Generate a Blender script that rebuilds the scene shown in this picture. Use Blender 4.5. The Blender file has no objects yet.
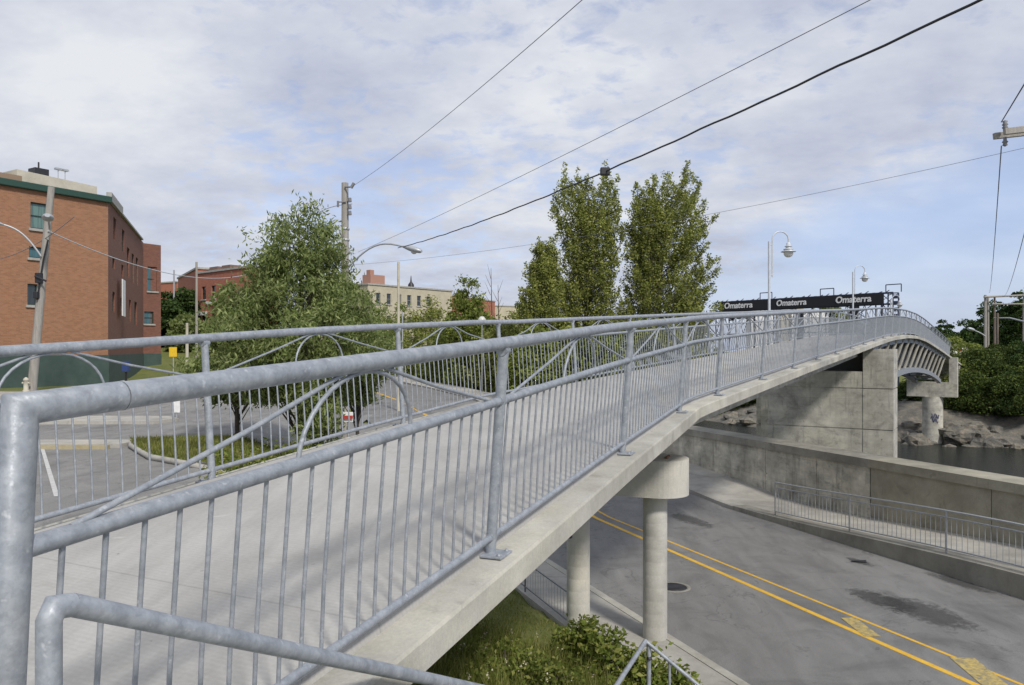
import bpy, math, random
import numpy as np
from mathutils import Vector, Matrix, noise as mnoise
random.seed(7); rng = np.random.default_rng(11)
scene = bpy.context.scene
COL = scene.collection
PI = math.pi
F = 768.0
def at(u, v, Y):
    return Vector(((u-512)/F*Y, Y, (350-v)/F*Y))
def lerp(a, b, t): return a+(b-a)*t
def sstep(a, b, x):
    t = min(1, max(0, (x-a)/(b-a))); return t*t*(3-2*t)
# ------------------------------------------------------------------ materials
def nodes(name):
    m = bpy.data.materials.new(name); m.use_nodes = True
    nt = m.node_tree; b = nt.nodes['Principled BSDF']
    return m, nt, b
def N(nt, typ, **kw):
    n = nt.nodes.new(typ)
    for k, v in kw.items():
        if k in n.inputs: n.inputs[k].default_value = v
        else: setattr(n, k, v)
    return n
def L(nt, a, b): nt.links.new(a, b)
def coord(nt, scale=(1,1,1), src='Object'):
    tc = N(nt, 'ShaderNodeTexCoord'); mp = N(nt, 'ShaderNodeMapping'); mp.inputs['Scale'].default_value = scale
    if src == 'World':
        g = N(nt, 'ShaderNodeNewGeometry'); L(nt, g.outputs['Position'], mp.inputs['Vector'])
    else: L(nt, tc.outputs[src], mp.inputs['Vector'])
    return mp.outputs['Vector']
def noise(nt, vec, scale, detail=5, rough=.55, dist=0):
    n = N(nt, 'ShaderNodeTexNoise'); n.inputs['Scale'].default_value = scale; n.inputs['Detail'].default_value = detail
    n.inputs['Roughness'].default_value = rough; n.inputs['Distortion'].default_value = dist
    L(nt, vec, n.inputs['Vector']); return n.outputs['Fac']
def ramp(nt, fac, stops):
    r = N(nt, 'ShaderNodeValToRGB'); e = r.color_ramp.elements
    while len(e) < len(stops): e.new(.5)
    for i, (p, c) in enumerate(stops):
        e[i].position = p; e[i].color = (*c, 1) if len(c) == 3 else c
    L(nt, fac, r.inputs['Fac']); return r.outputs['Color']
def g3(v): return (v, v, v)
def mix(nt, mode, fac, a, b):
    n = N(nt, 'ShaderNodeMix', data_type='RGBA', blend_type=mode)
    if isinstance(fac, (int, float)): n.inputs[0].default_value = fac
    else: L(nt, fac, n.inputs[0])
    for i, x in ((6, a), (7, b)):
        if isinstance(x, tuple): n.inputs[i].default_value = (*x, 1) if len(x) == 3 else x
        else: L(nt, x, n.inputs[i])
    return n.outputs[2]
def bump(nt, b, h, strength=.3, dist=.02):
    n = N(nt, 'ShaderNodeBump'); n.inputs['Strength'].default_value = strength; n.inputs['Distance'].default_value = dist
    L(nt, h, n.inputs['Height']); L(nt, n.outputs['Normal'], b.inputs['Normal'])

def m_noise(name, c1, c2, scale=3, rough=.8, metal=0, bmp=.2, fine=60, src='World', stretch=(1,1,1), stain=None):
    m, nt, b = nodes(name); v = coord(nt, stretch, src)
    f = noise(nt, v, scale, 6, .6)
    c = ramp(nt, f, [(.3, c1), (.7, c2)])
    f2 = noise(nt, coord(nt, (1,1,1), src), fine, 3, .6)
    c = mix(nt, 'MULTIPLY', .5, c, ramp(nt, f2, [(.3, g3(.75)), (.7, g3(1.15))]))
    if stain:
        f3 = noise(nt, coord(nt, stain[3] if len(stain) > 3 else (1,1,.25), src), stain[1], 5, .65, .4)
        c = mix(nt, 'MIX', ramp(nt, f3, [(stain[2], g3(0)), (stain[2]+.14, g3(.8))]), c, stain[0])
    L(nt, c, b.inputs['Base Color']); b.inputs['Roughness'].default_value = rough; b.inputs['Metallic'].default_value = metal
    if bmp: bump(nt, b, f2, bmp, .01)
    return m
def m_plain(name, c, rough=.6, metal=0, emit=None):
    m, nt, b = nodes(name)
    f = noise(nt, coord(nt, (1,1,1), 'World'), 9, 4)
    L(nt, mix(nt, 'MULTIPLY', .45, c, ramp(nt, f, [(.3, g3(.7)), (.7, g3(1.1))])), b.inputs['Base Color'])
    b.inputs['Roughness'].default_value = rough; b.inputs['Metallic'].default_value = metal
    return m
M = {}
def galv():
    m, nt, b = nodes('galvanised_steel'); v = coord(nt, (1,1,1), 'World')
    f = noise(nt, v, 14, 6, .65); f1 = noise(nt, v, 75, 3, .6); vo = N(nt, 'ShaderNodeTexVoronoi'); vo.inputs['Scale'].default_value = 85
    L(nt, v, vo.inputs['Vector'])
    c = ramp(nt, f, [(.28, (.215,.235,.265)), (.5, (.30,.325,.36)), (.72, (.40,.425,.455))])
    c = mix(nt, 'MULTIPLY', .5, c, ramp(nt, vo.outputs['Color'], [(.1, g3(.82)), (.9, g3(1.12))]))
    sp = ramp(nt, noise(nt, v, 33, 2, .5), [(.66, g3(0)), (.74, g3(.55))])
    c = mix(nt, 'MIX', sp, c, (.52,.54,.56))
    c = mix(nt, 'MIX', ramp(nt, noise(nt, coord(nt, (1,1,.35), 'World'), 9, 5, .7), [(.62, g3(0)), (.75, g3(.5))]), c, (.14,.15,.165))
    c = mix(nt, 'MIX', ramp(nt, noise(nt, v, 21, 5, .75), [(.69, g3(0)), (.76, g3(.55))]), c, (.20,.13,.075))
    L(nt, c, b.inputs['Base Color']); b.inputs['Metallic'].default_value = .25
    L(nt, ramp(nt, f1, [(.3, g3(.42)), (.7, g3(.68))]), b.inputs['Roughness'])
    bump(nt, b, f1, .12, .003)
    return m
M['galv'] = galv()
def concrete(name, c1, c2, drip=(.12,.115,.10), dscale=1.6, dlo=.56, boards=False):
    m, nt, b = nodes(name); v = coord(nt, (1,1,1), 'World')
    c = ramp(nt, noise(nt, v, 1.3, 8, .62), [(.3, c1), (.68, c2)])
    c = mix(nt, 'MULTIPLY', .9, c, ramp(nt, noise(nt, v, .45, 7, .7, .4), [(.34, (.68,.67,.64)), (.5, (1,1,.98)), (.64, (1.2,1.17,1.08))]))
    c = mix(nt, 'MULTIPLY', .6, c, ramp(nt, noise(nt, v, 42, 4, .7), [(.3, g3(.8)), (.7, g3(1.12))]))
    f3 = noise(nt, coord(nt, (3.2,3.2,.35), 'World'), dscale, 6, .7, .5)
    c = mix(nt, 'MIX', ramp(nt, f3, [(dlo, g3(0)), (dlo+.2, g3(.6))]), c, drip)
    f4 = noise(nt, v, .7, 5, .75, .8)
    c = mix(nt, 'MIX', ramp(nt, f4, [(.60, g3(0)), (.66, g3(.45))]), c, tuple(x*.62 for x in c1))
    if boards:
        sx_ = N(nt, 'ShaderNodeSeparateXYZ'); L(nt, v, sx_.inputs[0])
        fr = N(nt, 'ShaderNodeMath', operation='PINGPONG'); fr.inputs[1].default_value = boards; ad = N(nt, 'ShaderNodeMath', operation='ADD'); ad.inputs[1].default_value = 20; L(nt, sx_.outputs['Z'], ad.inputs[0]); L(nt, ad.outputs[0], fr.inputs[0])
        ln_ = ramp(nt, fr.outputs[0], [(0, g3(.62)), (.014, g3(1))]); c = mix(nt, 'MULTIPLY', ramp(nt, noise(nt, v, .8, 3), [(.35, g3(.1)), (.6, g3(.9))]), c, ln_)
        f5 = noise(nt, coord(nt, (.4,.4,3.5), 'World'), 1.1, 5, .6); c = mix(nt, 'MULTIPLY', .8, c, ramp(nt, f5, [(.35, g3(.86)), (.65, g3(1.1))]))
        c = mix(nt, 'MULTIPLY', .62, c, ramp(nt, noise(nt, coord(nt, (1,1,1.4), 'World'), 1.7, 9, .72, .7), [(.38, (.55,.54,.51)), (.47, (.95,.94,.9)), (.62, (1.16,1.14,1.08))]))
        c = mix(nt, 'MIX', ramp(nt, noise(nt, coord(nt, (5,5,.5), 'World'), 1.0, 5, .7), [(.56, g3(0)), (.68, g3(.6))]), c, tuple(x*.5 for x in c1))
        vo = N(nt, 'ShaderNodeTexVoronoi'); vo.inputs['Scale'].default_value = 1.3; vo.inputs['Randomness'].default_value = .35; L(nt, v, vo.inputs['Vector'])
        c = mix(nt, 'MIX', ramp(nt, vo.outputs['Distance'], [(.035, g3(.7)), (.05, g3(0))]), c, (.12,.115,.10))
    L(nt, c, b.inputs['Base Color']); b.inputs['Roughness'].default_value = .88
    bump(nt, b, noise(nt, v, 55, 5, .7), .35, .012)
    return m
M['conc'] = concrete('pier_concrete', (.40,.392,.36), (.55,.54,.505), (.21,.20,.17), boards=.6)
M['conc_col'] = concrete('column_concrete', (.42,.412,.385), (.54,.53,.50), (.27,.26,.23), 1.8, .60)
M['conc_dirty'] = concrete('old_wall_concrete', (.30,.29,.255), (.62,.60,.53), (.14,.135,.115), .8, .56, boards=.45)
M['conc_brown'] = concrete('brown_wall_concrete', (.25,.235,.185), (.36,.34,.275), (.14,.13,.105), 1.4, .58)
M['conc_cap'] = concrete('coping_concrete', (.22,.21,.185), (.33,.32,.28), (.11,.105,.09), 1.4, .55)
M['walk'] = concrete('walkway_concrete', (.34,.325,.30), (.44,.43,.40), (.25,.24,.22), 1.0, .6)
M['conc_ledge'] = concrete('deck_edge_concrete', (.34,.33,.29), (.50,.49,.45), (.23,.215,.18), 2.2, .57)
def deckmat():
    m, nt, b = nodes('bridge_deck_concrete'); v = coord(nt, (1,1,1), 'World')
    c = ramp(nt, noise(nt, v, .9, 7, .6), [(.3, (.36,.352,.33)), (.7, (.44,.43,.405))])
    # streaks along the deck (tyre and drag marks)
    mp = N(nt, 'ShaderNodeMapping'); mp.inputs['Rotation'].default_value = (0,0,math.radians(26)); mp.inputs['Scale'].default_value = (2.2,.22,1)
    g = N(nt, 'ShaderNodeNewGeometry'); L(nt, g.outputs['Position'], mp.inputs['Vector'])
    f = noise(nt, mp.outputs['Vector'], 1.7, 5, .6, .6)
    c = mix(nt, 'MULTIPLY', .7, c, ramp(nt, f, [(.36, g3(.84)), (.62, g3(1.06))]))
    c = mix(nt, 'MULTIPLY', .5, c, ramp(nt, noise(nt, v, 38, 4, .7), [(.3, g3(.82)), (.7, g3(1.1))]))
    mp2 = N(nt, 'ShaderNodeMapping'); mp2.inputs['Rotation'].default_value = (0,0,math.radians(26)); L(nt, g.outputs['Position'], mp2.inputs['Vector'])
    w = N(nt, 'ShaderNodeTexWave', wave_type='BANDS', bands_direction='Y'); w.inputs['Scale'].default_value = 9; w.inputs['Distortion'].default_value = 1.2
    L(nt, mp2.outputs['Vector'], w.inputs['Vector'])
    c = mix(nt, 'MULTIPLY', .05, c, w.outputs['Color'])
    c = mix(nt, 'MIX', ramp(nt, noise(nt, v, 2.1, 3, .5, 1.5), [(.70, g3(0)), (.74, g3(.5))]), c, (.52,.51,.49))
    c = mix(nt, 'MIX', ramp(nt, noise(nt, v, 1.6, 7, .75, .5), [(.54, g3(0)), (.72, g3(.55))]), c, (.27,.255,.225))
    c = mix(nt, 'MIX', ramp(nt, noise(nt, v, 17, 2, .5), [(.74, g3(0)), (.78, g3(.6))]), c, (.16,.15,.14))
    sx2 = N(nt, 'ShaderNodeSeparateXYZ'); L(nt, mp2.outputs['Vector'], sx2.inputs[0]); pp_ = N(nt, 'ShaderNodeMath', operation='PINGPONG'); pp_.inputs[1].default_value = 1.55; a2 = N(nt, 'ShaderNodeMath', operation='ADD'); a2.inputs[1].default_value = 62; L(nt, sx2.outputs['Y'], a2.inputs[0]); L(nt, a2.outputs[0], pp_.inputs[0])
    c = mix(nt, 'MULTIPLY', .6, c, ramp(nt, pp_.outputs[0], [(0, g3(.55)), (.006, g3(.9)), (.02, g3(1))]))
    L(nt, c, b.inputs['Base Color']); b.inputs['Roughness'].default_value = .85
    bump(nt, b, w.outputs['Fac'], .05, .004)
    return m
M['deck'] = deckmat()
def asphalt(name, lo, hi, tint=1.0):
    m, nt, b = nodes(name); v = coord(nt, (1,1,1), 'World')
    mp = N(nt, 'ShaderNodeMapping'); mp.inputs['Rotation'].default_value = (0,0,math.radians(-21.2)); mp.inputs['Scale'].default_value = (1.3,.28,1)
    g = N(nt, 'ShaderNodeNewGeometry'); L(nt, g.outputs['Position'], mp.inputs['Vector'])
    c = ramp(nt, noise(nt, mp.outputs['Vector'], 1.1, 7, .62, .5), [(.3, lo), (.7, hi)])
    c = mix(nt, 'MULTIPLY', .75, c, ramp(nt, noise(nt, v, .55, 6, .7, 1.0), [(.33, g3(.66)), (.52, g3(1.06))]))
    # wiggling sealed cracks
    f = noise(nt, v, .42, 4, .6, .9)
    mth = N(nt, 'ShaderNodeMath', operation='SUBTRACT'); mth.inputs[1].default_value = .5; L(nt, f, mth.inputs[0])
    ab = N(nt, 'ShaderNodeMath', operation='ABSOLUTE'); L(nt, mth.outputs[0], ab.inputs[0])
    brk = ramp(nt, noise(nt, v, .9, 2), [(.47, g3(0)), (.56, g3(1))])
    line = ramp(nt, ab.outputs[0], [(.0, g3(.5)), (.008, g3(0))])
    c = mix(nt, 'MIX', mix(nt, 'MULTIPLY', 1.0, line, brk), c, (.06,.06,.06))
    c = mix(nt, 'MULTIPLY', .75, c, ramp(nt, noise(nt, v, 45, 6, .9), [(.36, g3(.6)), (.64, g3(1.35))]))
    c = mix(nt, 'MIX', ramp(nt, noise(nt, v, 3.1, 5, .7), [(.62, g3(0)), (.72, g3(.35))]), c, (.05,.05,.05))
    L(nt, c, b.inputs['Base Color']); b.inputs['Roughness'].default_value = .9
    bump(nt, b, noise(nt, v, 120, 3, .7), .4, .01)
    return m
M['asphalt'] = asphalt('worn_asphalt', (.15,.149,.146), (.225,.223,.217))
M['asphalt2'] = asphalt('parking_asphalt', (.175,.171,.163), (.25,.245,.234))
def grassmat():
    m, nt, b = nodes('grass_ground'); v = coord(nt, (1,1,1), 'World')
    c = ramp(nt, noise(nt, v, .8, 7, .65), [(.3, (.11,.13,.028)), (.55, (.155,.175,.04)), (.75, (.21,.205,.07))])
    c = mix(nt, 'MULTIPLY', .8, c, ramp(nt, noise(nt, v, 26, 5, .8), [(.3, g3(.5)), (.7, g3(1.35))]))
    L(nt, c, b.inputs['Base Color']); b.inputs['Roughness'].default_value = 1
    bump(nt, b, noise(nt, v, 40, 5, .8), .8, .05)
    return m
M['grass'] = grassmat()
def rockmat():
    m, nt, b = nodes('river_rock'); v = coord(nt, (1,1,1), 'World')
    c = ramp(nt, noise(nt, v, .8, 8, .7), [(.3, (.08,.08,.075)), (.5, (.19,.18,.155)), (.72, (.34,.29,.22))])
    c = mix(nt, 'MULTIPLY', .7, c, ramp(nt, noise(nt, v, 7, 6, .75), [(.3, g3(.55)), (.7, g3(1.25))]))
    L(nt, c, b.inputs['Base Color']); b.inputs['Roughness'].default_value = .9
    bump(nt, b, noise(nt, v, 4, 7, .75), 1, .2)
    return m
M['rock'] = rockmat()
def watermat():
    m, nt, b = nodes('river_water'); v = coord(nt, (1,1.6,1), 'World')
    b.inputs['Base Color'].default_value = (.018,.022,.018,1); b.inputs['Roughness'].default_value = .12
    b.inputs['IOR'].default_value = 1.33; b.inputs['Specular IOR Level'].default_value = .22
    bump(nt, b, noise(nt, v, 2.2, 5, .65), .8, .2)
    return m
M['water'] = watermat()
M['span_shade'] = None
def leafmat(name, lo, mid, hi, trans=.35, dry=None):
    m, nt, b = nodes(name); g = N(nt, 'ShaderNodeNewGeometry')
    c = ramp(nt, g.outputs['Random Per Island'], [(0, lo), (.55, mid), (1, hi)])
    f = noise(nt, coord(nt, (1,1,1), 'World'), .9, 3)
    c = mix(nt, 'MULTIPLY', .8, c, ramp(nt, f, [(.35, g3(.72)), (.65, g3(1.25))]))
    L(nt, c, b.inputs['Base Color']); b.inputs['Roughness'].default_value = .75; b.inputs['Specular IOR Level'].default_value = .2
    t = N(nt, 'ShaderNodeBsdfTranslucent'); L(nt, c, t.inputs['Color'])
    mx = N(nt, 'ShaderNodeMixShader'); mx.inputs[0].default_value = trans
    L(nt, b.outputs[0], mx.inputs[1]); L(nt, t.outputs[0], mx.inputs[2])
    L(nt, mx.outputs[0], nt.nodes['Material Output'].inputs['Surface'])
    return m
M['leaf_ash'] = leafmat('ash_leaves', (.13,.17,.045), (.23,.285,.10), (.40,.45,.20), .48)
M['leaf_poplar'] = leafmat('poplar_leaves', (.17,.20,.045), (.28,.31,.08), (.42,.43,.15), .45)
M['leaf_light'] = leafmat('light_leaves', (.13,.17,.035), (.21,.26,.06), (.34,.37,.11), .4)
M['leaf_dark'] = leafmat('dark_leaves', (.025,.05,.014), (.045,.08,.02), (.08,.12,.03), .25)
M['leaf_bank'] = leafmat('riverbank_leaves', (.03,.048,.012), (.06,.09,.02), (.15,.19,.042), .3)
M['leaf_weed'] = leafmat('weed_leaves', (.11,.155,.028), (.20,.25,.05), (.38,.38,.12), .42)
M['blade'] = leafmat('grass_blades', (.12,.15,.03), (.19,.21,.045), (.31,.29,.12), .4)
M['bark'] = m_noise('bark', (.06,.05,.04), (.12,.10,.08), 5, .9)
M['bark_pale'] = m_noise('pale_bark', (.22,.21,.18), (.35,.33,.29), 5, .9)
M['pole'] = m_noise('weathered_pole_wood', (.24,.225,.20), (.38,.36,.33), 2, .9, stretch=(6,6,.6), stain=((.12,.10,.085), 2.4, .6, (6,6,.4)))
M['pole_dark'] = m_noise('brown_pole_wood', (.12,.095,.075), (.21,.17,.14), 2, .9, stretch=(6,6,.6))
M['lamp_grey'] = m_plain('lamp_grey_paint', (.42,.44,.46), .45, .3)
M['lamp_white'] = m_plain('lamp_white_paint', (.55,.58,.62), .4, .1)
M['lampglass'] = m_plain('lamp_glass', (.62,.62,.58), .2)
M['yellow'] = m_noise('yellow_road_paint', (.62,.36,.03), (.75,.46,.05), 6, .8, stain=((.2,.16,.08), 9, .62, (1,1,1)))
def wornyellow():
    m, nt, b = nodes('worn_yellow_paint'); v = coord(nt, (1,1,1), 'World')
    f = noise(nt, v, 11, 6, .75, .5)
    c = mix(nt, 'MIX', ramp(nt, f, [(.38, g3(0)), (.60, g3(.9))]), (.20,.185,.13), (.55,.41,.12))
    L(nt, c, b.inputs['Base Color']); b.inputs['Roughness'].default_value = .9; return m
M['yellow_worn'] = wornyellow()
M['kerb_tan'] = m_noise('tan_kerb', (.34,.28,.16), (.42,.37,.25), 4, .9)
M['white_paint'] = m_noise('worn_white_paint', (.42,.42,.41), (.62,.62,.60), 8, .8)
M['wire'] = m_plain('black_cable', (.025,.025,.03), .6)
M['wire_grey'] = m_plain('grey_cable', (.19,.195,.21), .6)
M['black'] = m_plain('black_metal', (.02,.02,.025), .5)
M['banner'] = m_plain('black_banner', (.015,.016,.022), .8)
M['white'] = m_plain('white_paint', (.75,.75,.75), .6)
M['white_txt'] = m_plain('white_lettering', (.8,.8,.8), .6)
M['blue_truss'] = m_plain('dark_blue_truss', (.035,.045,.085), .5)
M['green_trim'] = m_plain('green_trim', (.02,.06,.045), .6)
M['green_wall'] = m_noise('green_painted_wall', (.04,.07,.062), (.062,.095,.085), 1.5, .8)
M['cream'] = m_noise('cream_render', (.42,.38,.28), (.52,.47,.36), 1, .9)
M['beige_roof'] = m_noise('beige_roof_sheeting', (.42,.39,.31), (.55,.52,.43), 1.4, .8, stain=((.30,.24,.15), 1.2, .6, (1,1,1)))
M['stone'] = m_noise('stone_sill', (.30,.29,.27), (.42,.41,.38), 3, .9)
M['yellow_sign'] = m_plain('yellow_sign_paint', (.75,.48,.02), .5)
M['rust'] = m_plain('rusty_steel', (.22,.09,.04), .8)
M['red'] = m_plain('red_paint', (.45,.04,.03), .5)
def glassmat(name, c, r=.12):
    m, nt, b = nodes(name); f = noise(nt, coord(nt, (9,9,.6), 'World'), .8, 2)
    L(nt, mix(nt, 'MULTIPLY', .7, c, ramp(nt, f, [(.4, g3(.65)), (.6, g3(1.3))])), b.inputs['Base Color'])
    b.inputs['Roughness'].default_value = r; b.inputs['Specular IOR Level'].default_value = .7; return m
M['glass_green'] = glassmat('green_window_glass', (.10,.17,.15))
M['glass_teal'] = glassmat('teal_window_glass', (.045,.12,.14))
M['glass_dark'] = glassmat('dark_window_glass', (.03,.04,.045))
def brickmat(name, c1, c2, mortar, scale=1):
    m, nt, b = nodes(name); tc = N(nt, 'ShaderNodeTexCoord')
    br = N(nt, 'ShaderNodeTexBrick'); br.inputs['Scale'].default_value = 1; br.inputs['Brick Width'].default_value = .25*scale
    br.inputs['Row Height'].default_value = .085*scale; br.inputs['Mortar Size'].default_value = .009*scale; br.inputs['Mortar Smooth'].default_value = .3
    br.inputs['Color1'].default_value = (*c1,1); br.inputs['Color2'].default_value = (*c2,1); br.inputs['Mortar'].default_value = (*mortar,1)
    L(nt, tc.outputs['UV'], br.inputs['Vector'])
    mp = N(nt, 'ShaderNodeMapping'); mp.inputs['Scale'].default_value = (.7,1.2,1); L(nt, tc.outputs['UV'], mp.inputs['Vector'])
    c = mix(nt, 'MULTIPLY', .7, br.outputs['Color'], ramp(nt, noise(nt, mp.outputs['Vector'], 2.6, 8, .75), [(.3, g3(.84)), (.7, g3(1.14))]))
    L(nt, c, b.inputs['Base Color']); b.inputs['Roughness'].default_value = .9
    return m
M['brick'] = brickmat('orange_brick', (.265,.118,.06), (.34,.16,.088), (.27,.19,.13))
M['brick_dark_shade'] = brickmat('dark_and_shaded_brick', (.16,.062,.042), (.215,.088,.058), (.18,.115,.09))  # darker brick with the side walls' shade mixed in; chimneys share it
M['brick_red'] = brickmat('red_brick', (.33,.10,.06), (.40,.14,.08), (.36,.2,.15))
# ------------------------------------------------------------------ mesh builder
class MB:
    def __init__(s): s.v = []; s.f = []; s.uv = []; s.smooth = []; s.m = []
    def add(s, vs, fs, uvs=None, smooth=False, mi=0):
        o = len(s.v); s.v += [tuple(x) for x in vs]
        for i, f in enumerate(fs):
            s.f.append(tuple(o+j for j in f)); s.smooth.append(smooth); s.m.append(mi)
            s.uv.append(uvs[i] if uvs else [(0,0)]*len(f))
    def quad(s, a, b, c, d, uv=None, mi=0): s.add([a,b,c,d], [(0,1,2,3)], [uv] if uv else None, mi=mi)
    def box(s, c, d, ax=None, ay=None, mi=0):            # centre, full dims, horizontal axes
        ax = Vector(ax or (1,0,0)); ay = Vector(ay) if ay is not None else Vector((-ax.y, ax.x, 0)); az = ax.cross(ay).normalized()
        c = Vector(c); hx, hy, hz = d[0]/2, d[1]/2, d[2]/2
        vs = [c+ax*(x*hx)+ay*(y*hy)+az*(z*hz) for x in (-1,1) for y in (-1,1) for z in (-1,1)]
        s.add(vs, [(0,1,3,2),(4,6,7,5),(0,4,5,1),(2,3,7,6),(0,2,6,4),(1,5,7,3)], mi=mi)
    def prism(s, poly, z0, z1, mi=0, top=True):               # plan polygon counter-clockwise, with brick UVs
        n = len(poly); acc = 0
        for i in range(n):
            a, b = poly[i], poly[(i+1) % n]; l = math.hypot(b[0]-a[0], b[1]-a[1])
            s.quad((a[0],a[1],z0),(b[0],b[1],z0),(b[0],b[1],z1),(a[0],a[1],z1), [(acc,z0),(acc+l,z0),(acc+l,z1),(acc,z1)], mi); acc += l
        if top:
            s.add([(p[0],p[1],z1) for p in poly], [tuple(range(n))], mi=mi)
            s.add([(p[0],p[1],z0) for p in poly], [tuple(reversed(range(n)))], mi=mi)
    def pipe(s, pts, r, n=16):
        pts = [Vector(p) for p in pts]; t = (pts[1]-pts[0]).normalized(); up = Vector((0,0,1)) if abs(t.z) < .9 else Vector((0,1,0))
        nx = t.cross(up).normalized(); ny = t.cross(nx); ring = [pts[0]+nx*math.cos(2*PI*j/n)*r+ny*math.sin(2*PI*j/n)*r for j in range(n)]; vs = list(ring)
        for i in range(1, len(pts)):
            t = (pts[i]-pts[i-1]).normalized(); pn = t if i == len(pts)-1 else (t+(pts[i+1]-pts[i]).normalized()).normalized()
            ring = [q+t*((pts[i]-q).dot(pn)/t.dot(pn)) for q in ring]; vs += ring
        k = len(pts); s.add(vs, [(i*n+j, i*n+(j+1) % n, (i+1)*n+(j+1) % n, (i+1)*n+j) for i in range(k-1) for j in range(n)], smooth=True)
        s.add(vs[:n], [tuple(reversed(range(n)))]); s.add(vs[-n:], [tuple(range(n))])
    def tube(s, pts, r, n=10, caps=True, radii=None, mi=0):
        pts = [Vector(p) for p in pts]; k = len(pts); rings = []
        t0 = (pts[1]-pts[0]).normalized(); up = Vector((0,0,1)) if abs(t0.z) < .9 else Vector((0,1,0))
        nx = t0.cross(up).normalized()
        vs = []
        for i in range(k):
            if i == 0: t = t0
            elif i == k-1: t = (pts[-1]-pts[-2]).normalized()
            else: t = ((pts[i+1]-pts[i]).normalized()+(pts[i]-pts[i-1]).normalized()).normalized()
            nx = (nx-t*nx.dot(t)).normalized(); ny = t.cross(nx)
            rr = radii[i] if radii else r
            if 0 < i < k-1:
                cosh = max(.5, t.dot((pts[i]-pts[i-1]).normalized()))
            for j in range(n):
                a = 2*PI*j/n; vs.append(pts[i]+nx*(math.cos(a)*rr)+ny*(math.sin(a)*rr))
        fs = [(i*n+j, i*n+(j+1) % n, (i+1)*n+(j+1) % n, (i+1)*n+j) for i in range(k-1) for j in range(n)]
        s.add(vs, fs, smooth=True, mi=mi)
        if caps: s.add(vs[:n], [tuple(reversed(range(n)))], mi=mi); s.add(vs[-n:], [tuple(range(n))], mi=mi)
    def lathe(s, c, prof, n=20, mi=0, smooth=True):      # prof: (r,z)
        c = Vector(c); k = len(prof)
        vs = [c+Vector((r*math.cos(2*PI*j/n), r*math.sin(2*PI*j/n), z)) for r, z in prof for j in range(n)]
        fs = [(i*n+j, i*n+(j+1) % n, (i+1)*n+(j+1) % n, (i+1)*n+j) for i in range(k-1) for j in range(n)]
        s.add(vs, fs, smooth=smooth, mi=mi)
        if prof[0][0] > 1e-4: s.add(vs[:n], [tuple(reversed(range(n)))], mi=mi)
        if prof[-1][0] > 1e-4: s.add(vs[-n:], [tuple(range(n))], mi=mi)
    def build(s, name, mats, parent=None, root=None):
        me = bpy.data.meshes.new(name)
        off = Vector(parent['_w']) if parent is not None and '_w' in parent else Vector((0,0,0))
        me.from_pydata([(x[0]-off.x, x[1]-off.y, x[2]-off.z) for x in s.v], [], s.f)
        uvl = me.uv_layers.new(name='UVMap'); flat = []
        for u in s.uv: flat += [c for p in u for c in p]
        uvl.data.foreach_set('uv', flat)
        me.polygons.foreach_set('use_smooth', s.smooth); me.polygons.foreach_set('material_index', s.m)
        if not isinstance(mats, (list, tuple)): mats = [mats]
        for m in mats: me.materials.append(m)
        me.update()
        o = bpy.data.objects.new(name, me); COL.objects.link(o)
        if parent is not None:
            o.parent = parent; o['_w'] = tuple(off)
        else: o['_w'] = (0.0,0.0,0.0)
        return o
def bevel(o, w=.02, seg=2):
    md = o.modifiers.new('bevel', 'BEVEL'); md.width = w; md.segments = seg; md.limit_method = 'ANGLE'
    return o
def tag(o, label=None, cat=None, group=None, kind=None):
    if label: o['label'] = label
    if cat: o['category'] = cat
    if group: o['group'] = group
    if kind: o['kind'] = kind
    return o
def thing(name, loc, label, cat, group=None):
    o = bpy.data.objects.new(name, None); COL.objects.link(o); o.location = loc; o.empty_display_size = .2
    o['_w'] = tuple(loc); return tag(o, label, cat, group)
def struct(o): o['kind'] = 'structure'; return o
def npmesh(name, V, Fq, mat, parent=None):
    me = bpy.data.meshes.new(name); n = len(V)
    off = np.array(parent['_w']) if parent is not None and '_w' in parent else np.zeros(3)
    V = V-off
    me.vertices.add(n); me.vertices.foreach_set('co', V.astype(np.float32).ravel())
    k = len(Fq); w = Fq.shape[1]
    me.loops.add(k*w); me.loops.foreach_set('vertex_index', Fq.astype(np.int32).ravel())
    me.polygons.add(k); me.polygons.foreach_set('loop_start', np.arange(0, k*w, w, dtype=np.int32))
    me.update(calc_edges=True); me.materials.append(mat)
    o = bpy.data.objects.new(name, me); COL.objects.link(o)
    if parent is not None: o.parent = parent; o['_w'] = tuple(off)
    return o
def copy_tree(o, parent=None):
    c = o.copy(); COL.objects.link(c); c.parent = parent
    for ch in list(o.children): copy_tree(ch, c)
    return c
# ------------------------------------------------------------------ bridge alignment
KX, KY = 2.755, 11.83
def plan2(Y): d = Y-13.17; return 3.57+.61*d+.00042*d*d
raw = []
Y = -6.0
while Y < KY-.001: raw.append((2.48+.411*(Y-11.16), Y)); Y += .25
Y = KY
while Y < 92: raw.append((plan2(Y), Y)); Y += .25
raw = np.array(raw)
seg = np.hypot(*np.diff(raw, axis=0).T); cum = np.concatenate([[0], np.cumsum(seg)])
t_of_P2 = np.interp(4.89, raw[:,1], cum)
cum = cum-t_of_P2
zY = [-6,-3,2,4.89,7.68,11.16,13.2,15.8,18.3,21,26.3,31.5,36,42,47,52,57,65,73,85,95]
zZ = [-1.9,-1.8,-1.5,-1.31,-1.11,-.91,-.77,-.61,-.45,-.28,.03,.36,.62,.82,.86,.73,.47,-.02,-.6,-1.5,-2.3]
_yy = np.linspace(-6, 95, 1200); _zz = np.interp(_yy, zY, zZ)
_k = np.ones(25)/25; _zz = np.convolve(np.pad(_zz, 12, mode='edge'), _k, 'valid')
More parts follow.
